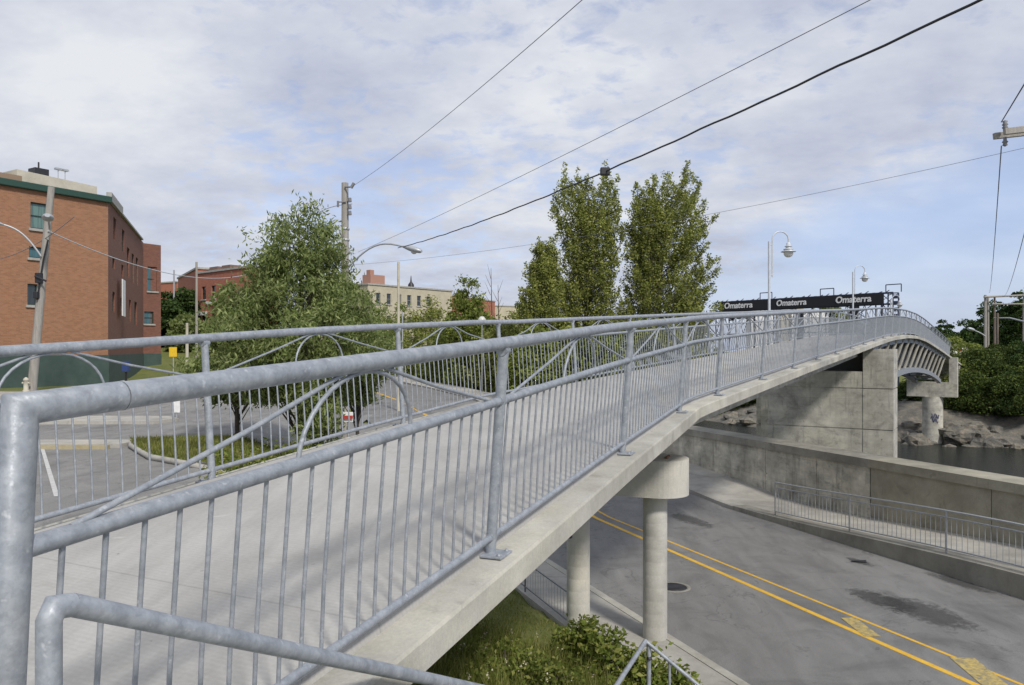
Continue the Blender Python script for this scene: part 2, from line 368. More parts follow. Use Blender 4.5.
def path(t):
    x = float(np.interp(t, cum, raw[:,0])); y = float(np.interp(t, cum, raw[:,1]))
    x0 = float(np.interp(t-.5, cum, raw[:,0])); y0 = float(np.interp(t-.5, cum, raw[:,1]))
    x1 = float(np.interp(t+.5, cum, raw[:,0])); y1 = float(np.interp(t+.5, cum, raw[:,1]))
    T = Vector((x1-x0, y1-y0, 0)).normalized(); R = Vector((T.y, -T.x, 0))
    return Vector((x, y, 0)), T, R, float(np.interp(y, _yy, _zz))
def onpath(t, Lt, h=0):
    p, T, R, z = path(t); q = p+R*Lt; q.z = z+h; return q
def tY(Y): return float(np.interp(Y, raw[:,1], cum))
# ------------------------------------------------------------------ terrain
def pq(x, y): return .932*x+.362*y, -.362*x+.932*y
def xy(p, q): return .932*p-.362*q, .362*p+.932*q
def zroad(q): return float(np.interp(q, [-40,22,32,42,50,60,80,140], [-5.4,-5.4,-4.65,-3.85,-3.35,-3.15,-3.0,-3.0]))
def shore_far(q): return 58+max(0, 62-q)*.7
def shore_near(q): return 20.15+12*sstep(42, 52, q)
DEC0, DEC1 = Vector((.38,.925)), Vector((.925,-.38))
def hgt(x, y):
    p, q = pq(x, y)
    zr = zroad(q)
    hill = 1-sstep(-20, 5, x)
    plat = -3.0+.6*sstep(36, 44, y)*hill+4.4*sstep(62, 112, y)*hill+max(0, y-112)*.04*hill
    if p < 6.2: z = min(plat, zr+.10+.36*(6.2-p)) if q < 60 else plat*1.0
    elif p < 19.75: z = zr
    else:
        sn = shore_near(q); sf = shore_far(q)
        zn = -3.55
        if p < sn: z = zn
        elif p < sf:
            z = max(-10.0, zn-(p-sn)*(9 if q < 44 else 1.2), -8.9-(sf-p)*.5)
        else:
            d = p-sf; nz = mnoise.noise(Vector((x*.35, y*.35, 0)))*.5+mnoise.noise(Vector((x*1.2, y*1.2, 3)))*.22
            z = -8.95+min(d*.30, 2.7)+nz*sstep(0, 1.5, d)*(1-sstep(12, 20, d))+2.4*sstep(8, 26, d)
    # approach mound round the abutment
    s = .38*x+.925*y; l = .925*x-.38*y
    s0 = 2.6+5.4*sstep(3.6, 5.4, -l)
    m = -1.85-.62*max(0, -5.75-l)-.75*max(0, s-s0)-.9*max(0, l+1.75)
    if s < 30: z = max(z, m)
    return z
paved = []      # test functions
def in_low(x, y): p, q = pq(x, y); return 6.4 < p < 19.3 and -40 < q < 128
def in_cross(x, y): return -120 < x < -1 and 25.0 < y < 46 and pq(x, y)[0] < 7.9
def in_park(x, y): return -40 < x < -4.6 and 8.6 < y < 25.2 and not (.925*x-.38*y > -6.3)
def grid(xs, ys, name, mat, fn, keep=None):
    V = np.array([(x, y, fn(x, y)) for y in ys for x in xs]); nx = len(xs); ny = len(ys); Fq = []
    for j in range(ny-1):
        for i in range(nx-1):
            if keep is None or keep((xs[i]+xs[i+1])/2, (ys[j]+ys[j+1])/2): Fq.append((j*nx+i, j*nx+i+1, (j+1)*nx+i+1, (j+1)*nx+i))
    o = npmesh(name, V, np.array(Fq), mat); return o
def terr(x, y):
    z = hgt(x, y)
    if in_low(x, y) or in_cross(x, y) or in_park(x, y): z -= .12
    p, q = pq(x, y); d = p-shore_far(q)
    if 4 < q < 111 and -.2 < d < 20: z -= .7
    return z
def axis(fine0, fine1, step, lo, hi):
    a = list(np.arange(fine0, fine1, step)); d = step; x = fine1
    while x < hi: a.append(x); d *= 1.12; x += d
    a.append(hi); d = step; x = fine0-step; b = []
    while x > lo: b.append(x); d *= 1.12; x -= d
    b.append(lo); return list(reversed(b))+a
me_x = axis(-34, 30, .5, -900, 900); me_y = axis(2, 60, .5, -60, 1500)
ground = grid(me_x, me_y, 'ground', M['grass'], terr); struct(ground)
for pl in ground.data.polygons: pl.use_smooth = True
# rocky far bank as its own sheet just above the ground
def strip(name, mat, pts_l, pts_r, fn, off, nsub=6, nl=1):
    """draped strip between two plan polylines"""
    V = []; Fq = []; n = len(pts_l)
    for i in range(n):
        for k in range(nsub+1):
            t = k/nsub; x = lerp(pts_l[i][0], pts_r[i][0], t); y = lerp(pts_l[i][1], pts_r[i][1], t); V.append((x, y, fn(x, y)+off))
    for i in range(n-1):
        for k in range(nsub): a = i*(nsub+1)+k; Fq.append((a, a+1, a+nsub+2, a+nsub+1))
    return npmesh(name, np.array(V), np.array(Fq), mat)
def pqstrip(name, mat, p0, p1, q0, q1, fn=hgt, off=.004, dq=1.0, nsub=8):
    f0 = p0 if callable(p0) else (lambda q: p0); f1 = p1 if callable(p1) else (lambda q: p1)
    qs = np.linspace(q0, q1, max(2, int(abs(q1-q0)/dq)+1))
    return strip(name, mat, [xy(f0(q), q) for q in qs], [xy(f1(q), q) for q in qs], fn, off, nsub)
RZ = lambda x, y: zroad(pq(x, y)[1])
struct(pqstrip('road', M['asphalt'], 7.85, 16.35, -40, 120, RZ, .0))
# far bank rocks sheet
struct(pqstrip('riverbank_rock', M['rock'], lambda q: shore_far(q)-.6, lambda q: shore_far(q)+21, 5, 110, lambda x, y: hgt(x, y), .05, .7, 30))
wt = MB(); a, b, c, d = xy(19.8, -60), xy(160, -60), xy(160, 400), xy(19.8, 400)
wt.quad((*a,-8.9), (*b,-8.9), (*c,-8.9), (*d,-8.9)); struct(wt.build('water', M['water']))
# near sidewalk with kerb, raised far walkway
def raised(name, mat, p0, p1, q0, q1, ztop, zbot, dq=1.0):
    mb = MB(); qs = np.linspace(q0, q1, max(2, int((q1-q0)/dq)+1)); f0 = p0 if callable(p0) else (lambda q: p0); f1 = p1 if callable(p1) else (lambda q: p1)
    vs = []
    for q in qs:
        a = xy(f0(q), q); b = xy(f1(q), q); zt = ztop(q); zb = zbot(q)
        vs += [(*a, zb), (*a, zt), (*b, zt), (*b, zb)]
    fs = []
    for i in range(len(qs)-1):
        for k in range(3): o = i*4; fs.append((o+k, o+k+1, o+4+k+1, o+4+k))
    mb.add(vs, fs); mb.add(vs[:4], [(0,1,2,3)]); mb.add(vs[-4:], [(3,2,1,0)])
    return mb.build(name, mat)
struct(raised('sidewalk', M['walk'], 6.26, 7.68, -40, 36, lambda q: zroad(q)+.13, lambda q: zroad(q)-.5))
struct(raised('kerb', M['conc_ledge'], 7.684, 7.86, -40, 36, lambda q: zroad(q)+.142, lambda q: zroad(q)-.5))
walkz = lambda q: zroad(q)+.02+.10+.38*(1-sstep(11, 21.5, q))
struct(raised('far_sidewalk', M['walk'], 16.9, 19.15, -40, 90, lambda q: max(walkz(q)-.03, zroad(q)+.10), lambda q: zroad(q)-.5))
bw = raised('low_barrier_wall', M['conc_cap'], lambda q: 16.35, 16.9, -40, 21.5, lambda q: walkz(q)+.02, lambda q: zroad(q)-.5)
tag(bw, 'long low concrete kerb wall between the road and the raised walkway', 'wall')
struct(raised('far_kerb', M['walk'], 16.35, 16.9, 21.5, 90, lambda q: zroad(q)+.12, lambda q: zroad(q)-.5))
# painted markings
struct(pqstrip('yellow_line', M['yellow'], 11.39, 11.52, 2, 80, RZ, .004, 1, 1))
struct(pqstrip('thin_yellow_line', M['yellow'], lambda q: 12.2-.018*(q-6)-.04, lambda q: 12.2-.018*(q-6)+.04, 2, 80, RZ, .004, 1, 1))
for (u0, v0, u1, v1, w) in ((848,618,873,637,.3), (962,658,1003,692,.42)):
    A = at(u0, v0, 5.4*F/(v0-350)); B = at(u1, v1, 5.4*F/(v1-350)); dv = (B-A).normalized(); sd = Vector((-dv.y, dv.x, 0))*w/2
    z = -5.4+.008; mb = MB(); mb.quad((*(A-sd).xy, z), (*(B-sd).xy, z), (*(B+sd).xy, z), (*(A+sd).xy, z)); struct(mb.build('worn_yellow_patch', M['yellow_worn']))
def patchmat():
    m, nt, b = nodes('dark_asphalt_patch'); v = coord(nt, (1,1,1), 'World')
    tr = N(nt, 'ShaderNodeBsdfTransparent'); mx = N(nt, 'ShaderNodeMixShader'); tc = N(nt, 'ShaderNodeTexCoord')
    gr = N(nt, 'ShaderNodeTexGradient', gradient_type='SPHERICAL'); mp = N(nt, 'ShaderNodeMapping'); mp.inputs['Location'].default_value = (-1,-1,0); mp.inputs['Scale'].default_value = (2,2,1); L(nt, tc.outputs['UV'], mp.inputs[0]); L(nt, mp.outputs[0], gr.inputs[0])
    f = mix(nt, 'ADD', 1.0, gr.outputs['Color'], ramp(nt, noise(nt, v, 3.4, 10, .85, 1.0), [(.3, g3(0)), (.75, g3(1.0))]))
    f = ramp(nt, f, [(.70, g3(0)), (1.05, g3(.5))]); L(nt, f, mx.inputs[0]); L(nt, tr.outputs[0], mx.inputs[1]); L(nt, b.outputs[0], mx.inputs[2])
    b.inputs['Base Color'].default_value = (.055,.055,.055,1); b.inputs['Roughness'].default_value = .85; L(nt, mx.outputs[0], nt.nodes['Material Output'].inputs['Surface']); return m
M['patch'] = patchmat()
for i, (u, v, lx, ly) in enumerate(((925,612,3.2,1.6), (960,583,2.6,.7), (860,562,1.3,.5), (880,600,2.5,1.1), (690,520,3,1.2))):
    c = at(u, v, 5.4*F/(v-350)); a = Vector((-.362,.932,0)); b_ = Vector((.932,.362,0)); c.z = -5.4+.005+.0006*i; mb = MB()
    mb.quad(c-a*lx/2-b_*ly/2, c+a*lx/2-b_*ly/2, c+a*lx/2+b_*ly/2, c-a*lx/2+b_*ly/2, [(0,0),(1,0),(1,1),(0,1)]); o = mb.build('asphalt_stain', M['patch']); struct(o)
# manhole
mh = thing('manhole_cover', at(673,587,5.4*F/237), 'round iron manhole cover in the road beside the right round column', 'manhole')
c = Vector(mh['_w']); c.z = -5.4
mb = MB(); mb.lathe(c, [(0,.012),(.30,.012),(.30,.0)], 24); mb.build('cover', M['black'], mh)
mb = MB(); mb.lathe(c, [(.31,.0),(.31,.008),(.40,.008),(.40,0)], 24); mb.build('ring', M['conc_cap'], mh)
# cross street, islands and parking
def poly_sheet(name, mat, x0, x1, y0, y1, off, keep=None, step=.5, fn=hgt):
    xs = np.arange(x0, x1+.01, step); ys = np.arange(y0, y1+.01, step)
    return grid(xs, ys, name, mat, lambda x, y: fn(x, y)+off, keep)
struct(poly_sheet('cross_street', M['asphalt2'], -110, 6, 25, 45.5, .004, lambda x, y: pq(x, y)[0] < 7.9 and hgt(x,y) > -6, 1.0))
struct(poly_sheet('parking_lot', M['asphalt2'], -40, -4.5, 8.5, 24.5, .004, lambda x, y: .925*x-.38*y < -6.4, .5))
def slab(name, mat, poly, h, sub=1):
    mb = MB(); n = len(poly); top = [(p[0], p[1], hgt(*p)+h) for p in poly]; bot = [(p[0], p[1], hgt(*p)-.4) for p in poly]
    mb.add(top, [tuple(range(n))])
    for i in range(n): j = (i+1) % n; mb.quad(bot[i], bot[j], top[j], top[i])
    return mb.build(name, mat)
struct(slab('near_sidewalk', M['walk'], [(-60,23.3),(-12.0,23.5),(-12.0,24.7),(-60,24.9)], .12))
struct(slab('near_kerb', M['kerb_tan'], [(-60,22.95),(-12.2,23.15),(-12.2,23.3),(-60,23.1)], .13))
struct(slab('traffic_island', M['walk'], [(-60,30.2),(-14.5,31.0),(-14.0,32.3),(-15,33.4),(-60,34.0)], .14))
struct(slab('far_street_sidewalk', M['walk'], [(-60,39.2),(-22,41.2),(-21,42.6),(-60,43.6)], .12))
isl = [(-12.2,24.6),(-11.6,23.4),(-9.9,21.0),(-8.2,19.6),(-6.4,19.4),(-4.6,21.0),(-3.6,23.4),(-3.6,25.0),(-6,25.8)]
struct(slab('grass_island', M['grass'], isl, .16))
ik = MB(); ik.tube([Vector((x, y, hgt(x, y)+.08)) for x, y in isl+[isl[0]]], .09, 6); struct(ik.build('island_kerb', M['walk']))
wl = MB(); A = at(38,440,3.0*F/90); B = at(54,497,3.0*F/147); sd = Vector((.10,.02,0)); wl.quad(*[(*(P.xy), hgt(P.x,P.y)+.012) for P in (A, A+sd, B+sd, B)])
struct(wl.build('parking_line', M['white_paint']))
# ------------------------------------------------------------------ retaining wall
def wall_piece(q0, q1, mat, name, parent, ztop=-3.4, p0=19.12, p1=20.05):
    mb = MB(); a, b, c, d = xy(p0, q0), xy(p1, q0), xy(p1, q1), xy(p0, q1)
    mb.prism([a, b, c, d], -10.3, ztop-.26); o = mb.build(name, mat, parent); return o
rw = thing('retaining_wall', (*xy(19.4, 10), -5.4), 'long stained concrete retaining wall with coping behind the railed walkway and the river', 'retaining wall')
qj = [-40, 6.5, 10.4, 14.3, 18.3]                               # brown newer part
for i in range(4):
    wall_piece(qj[i]+.012, qj[i+1]-.012, M['conc_brown'], 'wall_panel', rw)
ql = [18.32, 20.6, 23.2, 26.4, 30.0, 34.0, 38.5, 45, 55, 70, 95]
for i in range(len(ql)-1): wall_piece(ql[i]+.01, ql[i+1]-.01, M['conc_dirty'], 'wall_panel', rw, -3.4)
for q0, q1, mt in ((-40, 18.3, M['conc_brown']), (18.3, 95, M['conc_cap'])):
    mb = MB(); a, b, c, d = xy(19.02, q0), xy(20.12, q0), xy(20.12, q1), xy(19.02, q1); mb.prism([a,b,c,d], -3.655, -3.4); bevel(mb.build('coping', mt, rw), .03)
# ------------------------------------------------------------------ bridge
br = thing('footbridge', onpath(0, -1.7, -.1), 'long grey concrete and steel footbridge that ramps up and arches over the road and river', 'footbridge')
def sweep(name, prof, ts, mat, parent, closed=True, zf=None):
    mb = MB(); n = len(prof); vs = []
    for t in ts:
        p, T, R, z = path(t)
        for (l, h) in prof: q = p+R*l; vs.append((q.x, q.y, z+h))
    k = len(ts); fs = [(i*n+j, (i+1)*n+j, (i+1)*n+(j+1) % n, i*n+(j+1) % n) for i in range(k-1) for j in range(n)]
    mb.add(vs, fs); mb.add(vs[:n], [tuple(range(n))]); mb.add(vs[-n:], [tuple(reversed(range(n)))])
    return mb.build(name, mat, parent)
W = -3.42
tA, tB = tY(-3.5), tY(88)
ts = np.arange(tA, tB, .5)
sweep('slab', [(.14,0),(.15,-.02),(.15,-.17),(W-.15,-.17),(W-.15,-.02),(W-.14,0),(W+.1,0),(-.1,0)], ts, M['conc_ledge'], br)
sweep('deck_surface', [(-.07,-.02),(-.09,.045),(W+.09,.045),(W+.07,-.02)], ts, M['deck'], br)
tp1 = tY(31.5); tp2 = tY(72)
for l in (-.75, W+.75):
    sweep('girder', [(l+.15,-.171),(l+.15,-.60),(l-.15,-.60),(l-.15,-.171)], np.arange(tY(3.2), tp1, .5), M['conc'], br)
ribY = [31,34,37,45,50,54,63,67,72]; ribZ = [-3.0,-2.3,-1.85,-1.40,-1.30,-1.38,-1.9,-2.4,-3.0]
def rib(t): y = path(t)[0].y; return float(np.interp(y, ribY, ribZ))
def curve_pts(l, t0, t1, zf, dt=1.0):
    out = []
    for t in np.arange(t0, t1+.01, dt):
        q = onpath(t, l); q.z = zf(t); out.append(q)
    return out
ribc = np.polyfit(ribY, ribZ, 4)
def ribs(t): return float(np.polyval(ribc, path(t)[0].y))
for l in (-.72, W+.72):
    mb = MB(); pts = curve_pts(l, tp1+.6, tp2-.5, ribs)
    for i in range(len(pts)-1):
        A, B = pts[i], pts[i+1]; d = (B-A); R = Vector((d.y, -d.x, 0)).normalized()*.17; U = Vector((0,0,.17))
        if i == 0: vs = [A-R-U, A+R-U, A+R+U, A-R+U]
        vs += [B-R-U, B+R-U, B+R+U, B-R+U]
    fs = [(i*4+j, i*4+(j+1) % 4, (i+1)*4+(j+1) % 4, (i+1)*4+j) for i in range(len(pts)-1) for j in range(4)]
    mb.add(vs, fs); mb.build('arch_rib', M['galv'], br)
    sg = 1 if l > -1.5 else -1
    for t in (np.arange(tp1+2.6, tp2-1.0, 3.3) if sg > 0 else []):
        top = onpath(t, (-.12 if sg > 0 else W+.12), -.18); bot = onpath(t, l); bot.z = ribs(t)+.1
        if top.z-bot.z > .3: mb = MB(); mb.tube([bot, top], .105, 10); mb.build('strut', M['conc_ledge'], br)
for t in np.arange(tp1+3.2, tp2-1.0, 4.7):
    a = onpath(t, -.72); b_ = onpath(t, W+.72); a.z = b_.z = ribs(t); mb = MB(); mb.tube([a, b_], .08, 8); mb.build('cross_beam', M['galv'], br)
M['span_shade'] = m_plain('underspan_shade_tone', (.07,.075,.085), .6)  # dark tone stands in for the shade under the arch span
mb = MB(); vs = []; tsb = list(np.arange(tp1+1.0, tp2-.4, 1.0))
for t in tsb:
    for (l, hh) in ((-1.25, None), (-1.25, 0), (W+1.25, 0), (W+1.25, None)):
        q = onpath(t, l, -.172)
        if hh is None: q.z = min(ribs(t)+.25, q.z-.4)
        vs.append(q)
kk_ = len(tsb); mb.add(vs, [(i*4+j, i*4+(j+1) % 4, (i+1)*4+(j+1) % 4, (i+1)*4+j) for i in range(kk_-1) for j in range(4)]); mb.add(vs[:4], [(0,1,2,3)]); mb.add(vs[-4:], [(3,2,1,0)]); mb.build('shade_core', M['span_shade'], br)  # solid core added so the space behind the struts reads as shadow
mb = MB(); vs = [onpath(t, l, h) for t in (tp1+.7, tp1+1.0) for l, h in ((-.25,-.43),(W+.25,-.43),(W+.25,-1.9),(-.25,-1.9))]; mb.add(vs, [(0,1,2,3),(4,7,6,5),(0,4,5,1),(1,5,6,2),(2,6,7,3),(3,7,4,0)]); mb.build('shade_panel', M['span_shade'], br)  # panel added to blacken the shaded gap above the pier wall
for l in (-.22, W+.22):
    sweep('edge_beam', [(l+.07,-.171),(l+.07,-.42),(l-.07,-.42),(l-.07,-.171)], np.arange(tp1+.6, tp2-.3, .5), M['galv'], br)
# railings
HT = 1.35; HM = .985; HB = .115
def rail_off(h): return -.045+.095*h/HT
def make_railing(l0, sign, posts, t0, label):
    root = thing('railing', onpath(t0, l0), label, 'railing', None)
    pt = lambda t, h: onpath(t, l0+sign*rail_off(h), h)
    tt = list(np.arange(t0, posts[-1], .5))+[posts[-1]]
    for nm, h, r in (('top_rail', HT, .041), ('middle_rail', HM, .0285), ('bottom_rail', HB, .022)):
        mb = MB(); mb.tube([pt(t, h) for t in (tt if h < HT or sign < 0 else [t0+.304]+tt[1:])], r, 18 if h == HT else 10)
        mb.build(nm, M['galv'], root)
    # coupling collars on the top rail near the posts
    def rot(o, t):
        p, T, R, z = path(t); o.rotation_euler = (0, 0, math.atan2(T.y, T.x)); q = onpath(t, l0); o.location = q-Vector(root['_w']); o.parent = root
    first = None
    for t in posts:
        if first is None or first == 'big':
            if t == posts[0] and sign > 0:
                mb = MB(); mb.pipe([pt(t, -.3), pt(t, .6), pt(t, HT), pt(t+.296, HT)], .0425, 24)
                mb.build('post', M['galv'], root); first = 'big'
                cp = MB(); A = pt(t+.30, HT); B = pt(t+.312, HT); cp.tube([A, B], .0435, 16); cp.build('rail_joint', M['rust'] if False else M['galv'], root)
                continue
            # local frame: x = along rail, y = left
            mb = MB(); yy = lambda h: -sign*rail_off(h)
            mb.tube([(0, yy(.0), .0), (0, yy(HT), HT-.01)], .034, 16)
            for wh in (HM, HB, HT-.045): mb.tube([(-.038+.0, yy(wh), wh), (.038, yy(wh), wh)], .0335 if wh == HM else (.027 if wh == HB else .036), 12)
            me = mb.build('post', M['galv'])
            pl = MB(); pl.box((0, -sign*-.045, .009), (.19,.23,.016)); po = bevel(pl.build('base_plate', M['galv']), .004); po.parent = me
            for bx in (-.065,.065):
                for by in (-.085,.085):
                    bo = MB(); bo.lathe((bx, -sign*-.045+by, .017), [(.013,0),(.013,.009),(.007,.010),(.007,.015),(0,.015)], 8); q = bo.build('bolt', M['galv']); q.parent = me
            first = me; rot(me, t)
        else:
            c = copy_tree(first); rot(c, t)
    # arches and diagonals
    for i in range(len(posts)-1):
        a, b_ = posts[i], posts[i+1]; mid = (a+b_)/2; w = .44; r = .0085 if sign else .009
        if mid-w < a+.3: w = (b_-a)/2-.35
        mb = MB(); mb.tube([pt(mid-w*math.cos(k*PI/16), HM+(HT-HM-.04)*math.sin(k*PI/16)) for k in range(17)], .0105, 8); mb.build('arch_bar', M['galv'], root)
        for s_ in (-1, 1):
            e = a+.16 if s_ < 0 else b_-.16
            mb = MB(); mb.tube([pt(e, HM+.02), pt(lerp(e, mid, .5), (HM+HT)/2-.0), pt(mid+s_*.16, HT-.035)], .0105, 8); mb.build('diagonal_bar', M['galv'], root)
    # balusters
    mb = MB(); yy = lambda h: -sign*rail_off(h)
    mb.tube([(0, yy(HB)-sign*.0, HB), (0, yy(HB), HB+.02), (0, yy(.42)+sign*.008, .42), (0, yy(HM), HM)], .0085, 8, caps=False)
    proto = mb.build('baluster', M['galv']); cnt = 0; rest = MB(); tb = []
    for i in range(len(posts)-1):
        a, b_ = posts[i], posts[i+1]; n = max(2, round((b_-a)/.139)); tb += [a+(b_-a)*k/n for k in range(1, n)]
    for t in tb:
        if cnt < 100:
            o = proto if cnt == 0 else proto.copy()
            if cnt: COL.objects.link(o)
            rot(o, t); cnt += 1
        else:
            rest.tube([pt(t, HB), pt(t, .42), pt(t, HM)], .0085, 6 if cnt < 200 else 5, caps=False); cnt += 1
    ro = rest.build('balusters', M['galv'], root); ro['kind'] = 'stuff'
    return root
nearposts = [-3.155, 0, 3.41, 6.77]+[9.05+3.1*k for k in range(24)]
def solve_t(u, lo, hi):
    for _ in range(40):
        m = (lo+hi)/2; q = onpath(m, W-.04)
        if 512+F*q.x/q.y < u: lo = m
        else: hi = m
    return (lo+hi)/2
fq = [solve_t(u, 2, 30) for u in (398, 498.5, 572.8, 630, 673)]
farposts = [-5.0, -1.98, 1.09]+fq+[fq[-1]+3.1*(k+1) for k in range(20)]
make_railing(0, 1, nearposts, -3.155, 'nearer galvanised steel bridge railing with arched bars, its corner post close at the left edge')
make_railing(W, -1, farposts, -5.0, 'farther galvanised steel bridge railing with arched bars, on the side towards the parking lot')
# ------------------------------------------------------------------ piers
c1 = at(655, 640, 14.1); k = .21*14.0; k = 1.47; c2 = Vector((c1.x-.925*k, c1.y+.38*k, 0))
pier = thing('bridge_pier', (c1.x, c1.y, -5.4), 'two slim round concrete columns under a round ended crosshead beside the sidewalk', 'bridge pier')
ax = (c2-Vector((c1.x, c1.y, 0))); ln = ax.length; ax = ax.normalized(); sd = Vector((-ax.y, ax.x, 0))
for cc in (c1, c2):
    mb = MB(); prof = []; z = -6.2
    while z < -2.62:
        prof += [(.2196, z), (.2212, z+.015), (.2212, z+.215), (.2196, z+.225)]; z += .235
    prof += [(.22,-2.62)]
    mb.lathe((cc.x, cc.y, 0), prof, 28); mb.build('column', M['conc_col'], pier)
poly = []; A = Vector((c1.x, c1.y, 0))-ax*(-.12); B = A+ax*(ln+.35)
A = Vector((c1.x+.08, c1.y, 0))
for kk in range(19): an = -PI/2+PI*kk/18; poly.append(A-ax*(.53*math.cos(an))*1+sd*(.53*math.sin(an))*-1)
for kk in range(19): an = -PI/2+PI*kk/18; poly.append(B+ax*(.53*math.cos(an))+sd*(.53*math.sin(an)))
pp = [(p.x, p.y) for p in poly]
area = sum(pp[i][0]*pp[(i+1) % len(pp)][1]-pp[(i+1) % len(pp)][0]*pp[i][1] for i in range(len(pp)))
if area < 0: pp.reverse()
mb = MB(); mb.prism(pp, -2.63, -1.97); bevel(mb.build('crosshead', M['conc_col'], pier), .02)
for dd in (.35, ln-.2):
    q = A+ax*dd; mb = MB(); mb.box((q.x, q.y, -1.90), (.45,.45,.14), ax); mb.build('bearing_plinth', M['conc_ledge'], pier)
    mb = MB(); mb.box((q.x, q.y, -1.72), (.3,.3,.2), ax); mb.build('bearing', M['rust'], pier)
    mb = MB(); mb.tube([Vector((q.x,q.y,-1.96))-ax*.5+sd*.15*k2 for k2 in (-1,1)], .03, 6); mb.build('pipe_stub', M['rust'], pier)
# pier 1: river wall
R0 = Vector((15.2,30.6,0)); p, T, R, z = path(tY(31)); al = -R; bt = T
P1 = thing('river_pier', (R0.x, R0.y, -5.4), 'tall wide concrete pier wall with upright end block just behind the retaining wall', 'bridge pier')
def blk(mb, a0, a1, b0, b1, z0, z1, o=R0, al=al, bt=bt):
    q = [o+al*a0+bt*b0, o+al*a1+bt*b0, o+al*a1+bt*b1, o+al*a0+bt*b1]; pl = [(v.x, v.y) for v in q]
    ar = sum(pl[i][0]*pl[(i+1) % 4][1]-pl[(i+1) % 4][0]*pl[i][1] for i in range(4))
    if ar < 0: pl.reverse()
    mb.prism(pl, z0, z1)
lv = [-10, -4.6, -3.22, -1.56, .06]
for i in range(4):
    mb = MB(); blk(mb, 0, 1.12, 0.03, 1.5, lv[i]+.02, lv[i+1]-.02); bevel(mb.build('end_block', M['conc'], P1), .012)
lw = [-10, -4.6, -3.22, -1.56, -.86]
for i in range(4):
    mb = MB(); blk(mb, 1.0, 4.9, .05, 1.2, lw[i]+.02, lw[i+1]-.02); bevel(mb.build('wall_block', M['conc'], P1), .03)
mb = MB(); blk(mb, .06, 5.2, .08, 1.1, -10, -.92); mb.build('joint_core', M['conc_dirty'], P1)
for i in range(4):
    mb = MB(); blk(mb, 4.76, 5.45, .3, 1.5, lv[i]+.02, lv[i+1]-.02); bevel(mb.build('end_block', M['conc_dirty'], P1), .03)
# pier 2
R2 = Vector((41.75,72,0)); p, T2, Rr, z = path(tY(71)); al2 = -Rr; bt2 = T2
P2 = thing('far_river_pier', (*(R2+al2*2).xy, -8.9), 'far concrete pier with a single round column and U shaped crosshead on the rocky bank', 'bridge pier')
mb = MB(); blk(mb, 0, 4.25, 0, 1.3, -4.45, -3.05, R2, al2, bt2); bevel(mb.build('crosshead', M['conc'], P2), .04)
for a0 in (0, 3.57): mb = MB(); blk(mb, a0, a0+.68, 0, 1.3, -3.04, -.7, R2, al2, bt2); bevel(mb.build('upstand', M['conc'], P2), .04)
cc = R2+al2*2.1+bt2*.65; mb = MB(); mb.lathe((cc.x, cc.y, 0), [(.9,-11),(.9,-4.46)], 28); mb.build('column', M['conc'], P2)
mb = MB()
for kk in range(9):
    a0 = -PI/2-.25+.07*kk-.3; z0 = -6.5+.28*math.sin(kk*1.9); rr = .908
    pts = [Vector((cc.x+rr*math.cos(a0+.05*j-.1), cc.y+rr*math.sin(a0+.05*j-.1), z0+.22*math.sin(j*1.3+kk))) for j in range(6)]
    mb.tube(pts, .03, 5)
M['graf'] = m_plain('graffiti_paint', (.08,.09,.16), .7); mb.build('graffiti', M['graf'], P2)
for t in (2.2,):
    q = onpath(t, -.25, -.17); mb = MB(); mb.tube([q, q-Vector((0,0,.38))], .045, 8); mb.build('drain_pipe', M['black'], br)
# abutment under the bridge start and far end
ab = MB()
for (ta, tb2, zb) in ((tY(-3.4), tY(3.1), -4.5), (tY(84), tY(87.9), -9)):
    n0 = len(ab.v); q = [onpath(ta, .05), onpath(tb2, .05), onpath(tb2, W-.05), onpath(ta, W-.05)]
    vs = [(v.x, v.y, v.z-.172) for v in q]+[(v.x, v.y, zb) for v in q]
    ab2 = MB(); ab2.add(vs, [(0,1,2,3),(4,7,6,5),(0,4,5,1),(1,5,6,2),(2,6,7,3),(3,7,4,0)])
    o = ab2.build('bridge_abutment', M['conc']); tag(o, 'concrete abutment block under the '+('near start of the footbridge' if zb > -5 else 'far end of the footbridge on the other bank'), 'abutment')
# ------------------------------------------------------------------ stairs beside the ramp, with handrails
def loc(s, l, z): return Vector((.38*s+.925*l, .925*s-.38*l, z))
st = thing('stair', loc(1.3, -1.0, -1.62), 'concrete stair and landing going down beside the bridge railing', 'stair')
mb = MB(); q = [loc(-3, -1.72, 0), loc(1.3, -1.72, 0), loc(1.3, .2, 0), loc(-3, .2, 0)]; mb.prism([(v.x, v.y) for v in reversed(q)], -5.6, -1.62); mb.build('landing', M['conc_ledge'], st)
for i in range(9):
    s0_ = 1.3+.3*i; zt = -1.62-.16*(i+1); q = [loc(s0_, -1.72, 0), loc(s0_+.3, -1.72, 0), loc(s0_+.3, .2, 0), loc(s0_, .2, 0)]
    mb = MB(); mb.prism([(v.x, v.y) for v in reversed(q)], -5.6, zt); mb.build('step', M['conc_ledge'], st)
q = [loc(4.0, -1.72, 0), loc(6.8, -1.72, 0), loc(6.8, .2, 0), loc(4.0, .2, 0)]; mb = MB(); mb.prism([(v.x, v.y) for v in reversed(q)], -5.6, -3.1-.16); mb.build('landing', M['conc_ledge'], st)
hr = thing('handrail', loc(1.34, -1.8, -1.6), 'thick galvanised stair handrail crossing the lower left corner, next to the corner post', 'handrail')
A = at(49, 600, 1.83); B = at(431, 679.5, 3.55); d = (B-A)
mb = MB(); mb.tube([A+d*.03, B, B+d*.55], .0285, 18); mb.build('rail', M['galv'], hr)
